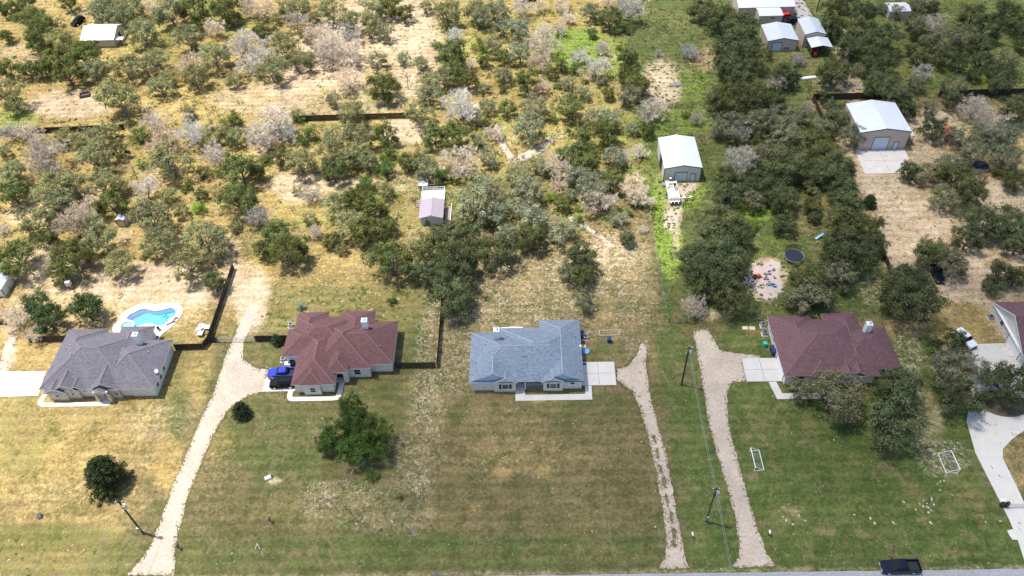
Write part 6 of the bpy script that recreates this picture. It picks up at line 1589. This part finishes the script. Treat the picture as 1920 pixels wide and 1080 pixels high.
T_(960, 270, [(60, 220, 220, 'g'), (110, 340, 250, 'g'), (170, 560, 250, 'g'), (60, 480, 230, 'g'), (150, 690, 250, 'o'), (330, 160, 220, 'd'), (440, 80, 240, 'o'), (560, 60, 240, 's2'), (560, 140, 200, 'o'), (180, 150, 190, 'g'), (770, 90, 190, 'g'),
  (830, 100, 120, 'd'), (960, 60, 130, 'd'), (500, 240, 220, 'g'), (620, 320, 260, 'g'), (640, 420, 240, 'd'), (740, 260, 200, 'o'), (900, 300, 190, 'd'), (960, 400, 170, 'd'), (300, 390, 120, 's'), (380, 440, 140, 'o'), (430, 380, 120, 'g'),
  (500, 470, 80, 's'), (370, 650, 230, 'g'), (510, 640, 160, 'd'), (510, 840, 250, 'o'), (420, 960, 190, 'g'), (530, 980, 190, 'o'), (870, 700, 130, 'o'), (880, 510, 80, 's2'), (985, 640, 70, 'd'), (950, 440, 110, 's2'),
  (1600, 250, 250, 'o'), (1700, 130, 250, 'd'), (1850, 100, 220, 'g'), (1620, 360, 250, 'o'), (1850, 290, 280, 'O'), (1800, 420, 190, 'g'), (1560, 570, 340, 'O'), (1500, 700, 280, 'o'), (1670, 660, 320, 'O'), (1390, 850, 320, 'O'),
  (1600, 850, 390, 'O'), (1480, 980, 380, 'O'), (1700, 520, 100, 's'), (1810, 600, 120, 's')])
T_(1440, 270, [(100, 380, 260, 'O'), (150, 130, 340, 'O'), (420, 80, 300, 'O'), (520, 180, 320, 'O'), (330, 230, 200, 'o'), (120, 590, 190, 'o'), (190, 250, 120, 'g'), (30, 40, 200, 'g'), (560, 330, 230, 'o'), (600, 430, 240, 'o'), (770, 420, 120, 'c2'),
  (560, 590, 290, 'o'), (780, 610, 240, 'o'), (600, 770, 420, 'O'), (800, 740, 220, 'o'), (520, 960, 280, 'g'), (300, 1010, 330, 'o'), (1070, 200, 170, 'o'), (1180, 210, 190, 'g'), (1350, 160, 230, 'g'), (1400, 230, 270, 'o'), (1550, 260, 190, 'g'),
  (1510, 360, 270, 'o'), (1330, 390, 230, 'g'), (1780, 90, 240, 'g'), (1850, 250, 190, 'o'), (1560, 60, 240, 'g'), (1600, 560, 320, 'O'), (1510, 700, 240, 'o'), (1820, 580, 320, 'O'), (1890, 740, 240, 'o'), (1240, 810, 270, 'o'),
  (1390, 900, 250, 'g'), (1000, 1010, 260, 'o'), (1150, 1020, 190, 'o'), (1750, 960, 240, 'o'), (1870, 990, 200, 'o')])
TREES += [(70, 570, 52, 'o'), (88, 597, 55, 'o'), (160, 575, 62, 'o'), (28, 592, 46, 'd'), (67, 625, 32, 'd'), (562, 571, 22, 'w'), (733, 563, 22, 's2'), (845, 552, 92, 'O'), 
  (517, 635, 24, 'c2'), (697, 887, 30, 's2'), (748, 930, 17, 's2'), (450, 766, 36, 'c2'), (190, 884, 80, 'c'), (1095, 560, 46, 'g'), (1378, 553, 80, 'O'), (1308, 575, 44, 'd'), (1515, 558, 84, 'g'), (1545, 548, 60, 'o'), (1575, 738, 108, 'G'), (1500, 728, 50, 'g'),
  (1690, 722, 80, 'o'), (1676, 785, 104, 'o'), (1712, 560, 106, 'O'), (1784, 642, 66, 'o'), (1782, 690, 84, 'g'), (1800, 745, 84, 'o'), (1897, 716, 92, 'O'), (1832, 688, 52, 'g'), (1860, 535, 40, 'o'), (1700, 520, 60, 'o')]

PATHPTS = [(932, 240), (945, 262), (955, 282), (966, 297), (990, 286), (1012, 275), (1035, 262), (1090, 425), (1120, 440), (1145, 455)]
TREES = [t for t in TREES if not any(math.hypot(t[0]-a, t[1]+t[2]*.1-b_) < t[2]*.55 for a, b_ in PATHPTS)]
rfill = random.Random(40)
def clear_of(px, py, r):
    for (a, b_, w, _) in TREES:
        if math.hypot(a-px, (b_-py)*1.2) < (w+r)*.40: return False
    for (a, b_, q_) in [(808, 390, 75), (960, 250, 30), (945, 270, 28), (965, 300, 40), (1000, 280, 30), (1040, 262, 30), (1110, 430, 26), (1140, 452, 26), (1262, 350, 110), (1275, 290, 70), (1650, 260, 95), (190, 70, 60), (1475, 475, 80), (1250, 470, 60), (232, 415, 24), (1300, 170, 80), (1250, 60, 90), (160, 190, 60), (1100, 90, 50), (1450, 40, 75), (1535, 75, 70), (1500, 150, 50), (300, 170, 50), (90, 190, 60), (560, 190, 60), (700, 150, 50), (540, 360, 60), (640, 345, 40)]:
        if math.hypot(a-px, b_-py) < q_: return False
    x_, y_ = G(px, py)
    return cover('b', x_, y_) < .35
for (x0, x1, y0, y1, n_, kinds) in [(480, 1220, 0, 470, 46, 'ggdgoods'), (0, 440, 240, 500, 12, 'ggdods'), (1300, 1900, 10, 450, 16, 'oogg'), (0, 480, 0, 240, 2, 'gd')]:
    got = 0
    for _ in range(n_*30):
        if got >= n_: break
        px, py, w = rfill.uniform(x0, x1), rfill.uniform(y0, y1), rfill.uniform(24, 44)
        if clear_of(px, py, w):
            k_ = rfill.choice(kinds); TREES.append((px, py, w if k_ != 's' else w*.6, k_ if k_ != 's' else 's2')); got += 1

MARKS = [('the swimming pool', 290, 592), ('the grey roofed house', 200, 670), ('the maroon roofed house with two cars', 640, 650), ('the blue roofed house', 985, 660), ('the plum roofed house', 1560, 650),
         ('the white roofed cottage', 190, 65), ('the square fire pit', 160, 180), ('the dark left back fence', 90, 248), ('the middle back fence', 680, 220), ('the violet roofed shed', 808, 395), ('the pontoon boat', 1262, 362),
         ('the sage green barn', 1275, 290), ('the tan barn with apron', 1650, 235), ('the trampoline', 1490, 476), ('the sandy toy patch', 1430, 525), ('the open carport', 1535, 85), ('the low tan workshop', 1462, 65),
         ('the fork of the sandy footpath', 958, 300), ('the board heap in the clearing', 1268, 159), ('the white concrete drive', 1860, 850), ('the right edge house', 1895, 610), ('the red play set', 1779, 262),
         ('the small left edge shed', 10, 530), ('the tiny blind', 232, 415), ('the top centre parked car', 990, 4), ('the small white roofed top right shed', 1775, 8), ('the gravel road', 1505, 15), ('the pale bare clearing', 700, 120), ('the wire fence by the bare clearing', 810, 70), ('the farm gate by the pool', 440, 635)]
KIND = {'oak': ('live oak', 'tree', 'live_oak'), 'large': ('large dark live oak', 'tree', 'live_oak'), 'grey': ('thin grey green oak', 'tree', 'thinning_oak'),
        'bare': ('leafless pale tree', 'dead tree', 'bare_tree'), 'snag': ('broken bare tree trunk', 'dead tree', 'dead_snag'), 'shrub': ('bright green bush', 'bush', 'green_bush'), 'cedar': ('dark conical cedar', 'tree', 'cedar_tree')}
CODE = {'o': 'oak', 'O': 'large', 'g': 'grey', 'G': 'grey', 'd': 'bare', 'n': 'snag', 's': 'shrub', 's2': 'shrub', 'w': 'shrub', 'c': 'cedar', 'c2': 'cedar'}
ORD = ['nearest', 'second nearest', 'third nearest', 'fourth nearest', 'fifth nearest', 'sixth nearest', 'seventh nearest', 'eighth nearest', 'ninth nearest', 'tenth nearest', 'eleventh nearest', 'twelfth nearest', 'thirteenth nearest', 'fourteenth nearest', 'fifteenth nearest', 'sixteenth nearest', 'seventeenth nearest', 'eighteenth nearest', 'nineteenth nearest', 'twentieth nearest', 'twenty first nearest', 'twenty second nearest', 'twenty third nearest', 'twenty fourth nearest']
lab_groups = {}
for i, (px, py, w, cd) in enumerate(TREES):
    m_ = min(MARKS, key=lambda a: (a[1]-px)**2+((a[2]-py)*1.3)**2)
    dx, dy = px-m_[1], py-m_[2]
    d = ('right of' if dx > 0 else 'left of') if abs(dx) > abs(dy) else ('behind' if dy < 0 else 'in front of')
    lab_groups.setdefault((m_[0], d, CODE[cd]), []).append((dx*dx+dy*dy, i))
LAB = {}
for (mn, d, k), L in lab_groups.items():
    L.sort()
    for r_, (_, i) in enumerate(L):
        LAB[i] = '%s%s %s %s' % ('' if len(L) == 1 else ORD[min(r_, 23)]+' ', KIND[k][0], d, mn)
rt = random.Random(77)
cnt = 0
for i, (px, py, w, cd) in enumerate(TREES):
    kd = CODE[cd]
    z = 3.0
    for _ in range(3):
        c = G(px, py, z); c2 = G(px+w, py, z); W = math.hypot(c2[0]-c[0], c2[1]-c[1])*(1.07 if py < 560 else 1.14)
        hf = {'oak': .90, 'large': .84, 'grey': .88, 'bare': .86, 'snag': 1.9, 'shrub': .62, 'cedar': .92}[kd]
        Hh = W*hf
        Hh = min(Hh, 11.5)
        z = Hh*.56
    x, y = G(px, py, z)
    me_t, me_c = PROTO[kd][rt.randrange(NV[kd])]
    t = thing(KIND[kd][2], LAB[i], KIND[kd][1], (x, y, 0), rt.uniform(0, 6.28), {'oak': 'live oaks', 'large': 'large live oaks', 'grey': 'grey green oaks', 'bare': 'leafless trees', 'snag': 'broken trunks', 'shrub': 'green bushes', 'cedar': 'cedars'}[kd])
    s = W/8.; t.scale = (s*rt.uniform(.93, 1.07), s*rt.uniform(.93, 1.07), Hh/6.2)
    tr = bpy.data.objects.new('trunk', me_t); cr = bpy.data.objects.new('crown', me_c)
    for o in (tr, cr): COL.objects.link(o); o.parent = t
    sunny = 1 if px < 860 or (px < 1230 and py < 480) else 0  # sunlit trees get a lighter crown colour, brightness painted in besides the sun
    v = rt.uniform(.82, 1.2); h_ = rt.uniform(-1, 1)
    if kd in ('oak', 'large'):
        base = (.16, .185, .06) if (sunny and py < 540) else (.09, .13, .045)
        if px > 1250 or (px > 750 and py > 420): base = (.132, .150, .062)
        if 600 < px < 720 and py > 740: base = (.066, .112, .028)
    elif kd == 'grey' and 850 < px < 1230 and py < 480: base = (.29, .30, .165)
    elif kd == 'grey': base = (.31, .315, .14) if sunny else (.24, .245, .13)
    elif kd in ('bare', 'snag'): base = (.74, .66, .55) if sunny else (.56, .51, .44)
    elif cd == 'w': base = (.30, .36, .22)
    elif cd == 's2': base = (.12, .18, .045)
    elif kd == 'shrub': base = (.19, .28, .045)
    else: base = (.075, .105, .045)
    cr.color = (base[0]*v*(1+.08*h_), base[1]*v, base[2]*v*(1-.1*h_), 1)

fo_x, fo_y = G(672, 848)
fo = thing('live_oak', 'lone large green oak on the lawn before the maroon roofed house', 'tree', (fo_x, fo_y, 0))
q = MB().tube((0, 0, -.1), (.2, .3, 2.2), .5, .38, n=9)
LOBES = [((-.6, 3.6), 5.4, 7.4, 0), ((-3.4, 1.6), 6.2, 6.0, 1), ((2.5, 1.8), 6.6, 6.6, 2), ((.2, -.9), 6.8, 5.2, 3), ((3.6, -1.0), 5.4, 4.4, 0), ((-1.2, 6.2), 4.6, 7.2, 2), ((-5.2, .6), 3.8, 4.4, 1)]
for (ox, oy), w_c, h_c, vi in LOBES:
    q.tube((.2, .3, 2.2), (ox*.6, oy*.6, h_c*.45), .28, .16, n=6); q.tube((ox*.6, oy*.6, h_c*.45), (ox, oy, h_c*.62), .16, .07, n=5)
obj('trunk', q, MT['bark'], fo, local=True)
for i, ((ox, oy), w_c, h_c, vi) in enumerate(LOBES):
    cr = bpy.data.objects.new('crown', PROTO['oak' if i % 2 else 'large'][vi][1]); COL.objects.link(cr); cr.parent = fo
    cr.location = (ox, oy, h_c*.10); cr.scale = (w_c/8*1.12, w_c/8*1.12, h_c*.93/6.2); cr.rotation_euler = (0, 0, i*1.7)
    cr.color = (.080*(1+.1*(i % 3)), .132*(1+.07*(i % 2)), .034, 1)

# ------------------------------------------------------------------ stones and tufts
def stone_mesh(seed, n=9, flat=.35):
    r_ = random.Random(seed); mb = MB()
    top = []; k = len(mb.v)
    for i in range(n):
        a = 2*math.pi*i/n; q = r_.uniform(.75, 1.1); top.append((q*math.cos(a), q*math.sin(a)*.75))
    mb.v += [(p[0], p[1], 0) for p in top]+[(p[0]*.82, p[1]*.82, flat+r_.uniform(-.05, .05)) for p in top]
    for i in range(n):
        j = (i+1) % n; mb.f.append((i, j, n+j, n+i))
    mb.f.append(tuple(n+i for i in range(n)))
    return mesh_of('stone_mesh', mb, MT['rock'])
SM = [stone_mesh(i) for i in range(4)]
BIG = [(1745, 980, 9), (1741, 961, 8), (1740, 951, 6), (1746, 957, 6), (1731, 949, 6), (1724, 945, 5), (1738, 944, 5), (1732, 938, 4), (1747, 936, 7), (1751, 946, 5), (1763, 903, 6), (1770, 901, 5), (1762, 919, 6), (1758, 907, 5), (1717, 955, 5), (1640, 981, 8), (1632, 972, 7), (1602, 965, 6), (1675, 980, 6), (1695, 941, 5), (1498, 967, 6), (1474, 976, 7), (1487, 983, 6), (1468, 969, 5), (1510, 976, 5), (1848, 979, 5), (1876, 977, 5),
       (943, 858, 4), (938, 870, 5), (970, 863, 4), (877, 863, 5), (892, 861, 4), (907, 863, 5), (974, 823, 5), (1010, 895, 5), (679, 978, 5), (668, 982, 6), (684, 970, 4), (735, 978, 5), (727, 868, 5), (765, 890, 5), (702, 985, 5), (17, 1013, 5), (42, 1021, 5), (141, 779, 9), (16, 1050, 6), (1182, 845, 4), (1110, 996, 4), (1203, 828, 4), (1252, 568, 5), (1212, 641, 6), (1055, 588, 4)]
rows = {}
for i, (a, b_, s) in enumerate(BIG):
    x_, y_ = G(a, b_)
    o = bpy.data.objects.new('limestone_slab', SM[i % 4]); COL.objects.link(o)
    sc = s*.085*.5; o.location = (x_, y_, 0); o.scale = (sc*rt.uniform(.7, 1.4), sc*rt.uniform(.6, 1.1), sc*.5); o.rotation_euler = (0, 0, rt.uniform(0, 6))
    if a > 1590: l = 'pale limestone slab lying in the green lawn near the right football goal'; g_ = 'stones below the right goal'
    elif a > 1440: l = 'pale limestone slab in the worn patch of the lawn above the black pickup'; g_ = 'stones above the black pickup'
    elif a > 800: l = 'small pale stone showing in the lawn below the blue roofed house'; g_ = 'stones before the blue roofed house'
    elif a > 600: l = 'small pale stone in the rough grass near the big front oak'; g_ = 'stones by the big front oak'
    else: l = 'pale stone in the dry lawn before the grey roofed house'; g_ = 'stones in the dry left lawn'
    if 1040 < a < 1300 and b_ < 700: l = 'pale stone in the grass right of the blue roofed house'; g_ = 'stones beside the blue roofed house'
    tag(o, l, 'stone', g_)

def scatter_stuff():
    r_ = np.random.RandomState(8)
    keep_px = [in_poly]
    keepout = [(-84, -66, 102, 118), (-67, -56, 53, 100), (-63, -54, 53, 125), (21, 38, 53, 104), (-91, -68, 87, 104), (-47, -25, 88, 107), (-11.5, 16.5, 86, 103.5), (40, 68, 85, 104), (-50, -43, 89, 95)]
    # tufts of tall dry and green grass
    N0 = 60000
    X = r_.uniform(-170, 150, N0); Y = 54+np.abs(r_.uniform(0, 1, N0))**1.15*200
    cols = {'dry': [], 'green': [], 'lime': [], 'stone': []}
    for x, y in zip(X, Y):
        if any(a < x < b and c < y < d for a, b, c, d in keepout): continue
        bq = cover('b', x, y); 
        if y < 104 and -110 < x < 80:
            p = .08+.35*cover('t', x, y)
        else: p = .75
        u = r_.rand()
        if u > p: continue
        w = cover('w', x, y); d = cover('d', x, y); tt_ = cover('t', x, y)
        v = r_.rand()
        if v < .16*(tt_*1.8+bq*.6+.1): cols['stone'].append((x, y))
        elif v < .3 and w > .35: cols['lime'].append((x, y))
        elif cover('g', x, y)+w*.5 > d*(.6+r_.rand()*.8): cols['green'].append((x, y))
        else:
            if bq > .5 and r_.rand() < .7: continue
            cols['dry'].append((x, y))
    for nm, cc, lab in (('dry', (.30, .235, .11), 'straw'), ('green', (.085, .115, .04), 'green'), ('lime', (.15, .24, .035), 'lime')):
        V, F = [], []
        for (x, y) in cols[nm]:
            s = r_.uniform(.12, .38)*(1.0 if y < 104 else 1.35)
            for k in range(3):
                a = r_.uniform(0, 6.28); q = len(V); cx, cy = x+r_.normal(0, .12), y+r_.normal(0, .12)
                dx, dy = math.cos(a)*s, math.sin(a)*s; lx, ly = r_.normal(0, s*.7), r_.normal(0, s*.7)
                V += [(cx-dx, cy-dy, .03), (cx+dx, cy+dy, .03), (cx-dy*.8, cy+dx*.8, s*.35)]
                F.append((q, q+1, q+2))
        mb = MB(); mb.v, mb.f = V, F
        tag(obj('grass_tufts', mb, mat(nm+'_tufts', cc, .95, .35, .6, fine=.3, spec=0)), 'tufts of %s coloured grass across the lots' % lab, 'grass', kind='stuff')
    V, F = [], []
    for (x, y) in cols['stone']:
        s = r_.uniform(.06, .19); n = 6; q = len(V); h = s*.4
        pts = [(x+s*r_.uniform(.7, 1.2)*math.cos(i*math.pi/3), y+s*r_.uniform(.7, 1.2)*math.sin(i*math.pi/3)) for i in range(n)]
        V += [(a, b, 0) for a, b in pts]+[(x+(a-x)*.8, y+(b-y)*.8, h) for a, b in pts]
        F += [(q+i, q+(i+1) % n, q+n+(i+1) % n, q+n+i) for i in range(n)]+[tuple(q+n+i for i in range(n))]
    mb = MB(); mb.v, mb.f = V, F
    tag(obj('scattered_stones', mb, MT['rock']), 'pale limestone flakes scattered through the dry grass', 'stones', kind='stuff')
scatter_stuff()
def edge_tufts():
    r_ = random.Random(5); V, F = [], []
    for (x, y) in EDGE:
        if y < 53.5 or cover('b', x, y) > .4: continue
        s = r_.uniform(.06, .2)
        for k in range(2):
            a = r_.uniform(0, 6.28); q = len(V); cx, cy = x+r_.gauss(0, .1), y+r_.gauss(0, .1); dx, dy = math.cos(a)*s, math.sin(a)*s
            V += [(cx-dx, cy-dy, .025), (cx+dx, cy+dy, .03), (cx-dy*.9, cy+dx*.9, .05+s*.3)]; F.append((q, q+1, q+2))
    mb = MB(); mb.v, mb.f = V, F
    tag(obj('grass_edge', mb, mat('edge_grass', (.15, .135, .06), .95, .4, 1.2, fine=.4, spec=0)), 'ragged grass creeping over the edges of the gravel driveways', 'grass', kind='stuff')
edge_tufts()

# low weeds massed under and between the trees of the wood
def weed_mass():
    r_ = random.Random(21); V, F = [], []; V2, F2 = [], []
    for k in range(5200):
        x = r_.uniform(-150, 145); y = r_.uniform(128, 250)
        if x < -62 and y < 125: continue
        c_w, c_l = cover('w', x, y), cover('l', x, y)
        if cover('b', x, y) > .55 or r_.random() > .22+c_w*.9+c_l*.5: continue
        s = r_.uniform(.5, 1.2)
        tgt = (V, F) if c_w > .4 or r_.random() < .4 else (V2, F2)
        leaf_cluster(tgt[0], tgt[1], r_, Vector((x, y, s*.35)), s, 16, .24, flat=.5)
    for (v, f, c, l) in ((V, F, (.15, .235, .035), 'bright green weeds massed between the far trees'), (V2, F2, (.15, .125, .07), 'brown brush massed between the far trees')):
        mb = MB(); mb.v, mb.f = v, f
        tag(obj('weed_brush', mb, mat('brush_%d' % len(v), c, .95, .35, .5, fine=.3, spec=0)), l, 'weeds', kind='stuff')
weed_mass()

# ------------------------------------------------------------------ cloud that shades the right hand lots
def cloud(cx, cy, rx, ry, H=760., thick=34., seed=3, dens=.03):
    off = SUN_H*(H/math.tan(SUN_EL))
    mb = MB(); nu, nv = 48, 20
    for j in range(nv+1):
        ph = math.pi*j/nv
        for i in range(nu):
            th = 2*math.pi*i/nu
            n_ = Vector((math.sin(ph)*math.cos(th), math.sin(ph)*math.sin(th), math.cos(ph)))
            f = 1+.32*mnoise.noise(n_*1.6+Vector((seed, 0, 0)))+.12*mnoise.noise(n_*4+Vector((0, seed, 0)))
            mb.v.append((cx+off.x+n_.x*rx*f, cy+off.y+n_.y*ry*f, H+n_.z*thick*f))
    for j in range(nv):
        for i in range(nu):
            a = j*nu+i; b = j*nu+(i+1) % nu; mb.f.append((a, a+nu, b+nu, b))
    m = bpy.data.materials.new('cloud_vapour'); m.use_nodes = True; N, L = m.node_tree.nodes, m.node_tree.links
    N.remove(N['Principled BSDF']); pv = N.new('ShaderNodeVolumePrincipled'); pv.inputs['Density'].default_value = dens; pv.inputs['Color'].default_value = (1, 1, 1, 1)
    pv.inputs['Anisotropy'].default_value = .6
    L.new(pv.outputs[0], N['Material Output'].inputs['Volume'])
    o = obj('cloud', mb, m, smooth=True); o['kind'] = 'stuff'; o['label'] = 'thin cloud drifting above the %s lots' % ('right hand' if seed == 3 else 'far right'); o['category'] = 'cloud'
USE_CLOUD = True
if USE_CLOUD: cloud(55, 64, 128, 60, thick=30, dens=.0165)
if USE_CLOUD: cloud(128, 165, 92, 98, thick=24, dens=.017, seed=7)
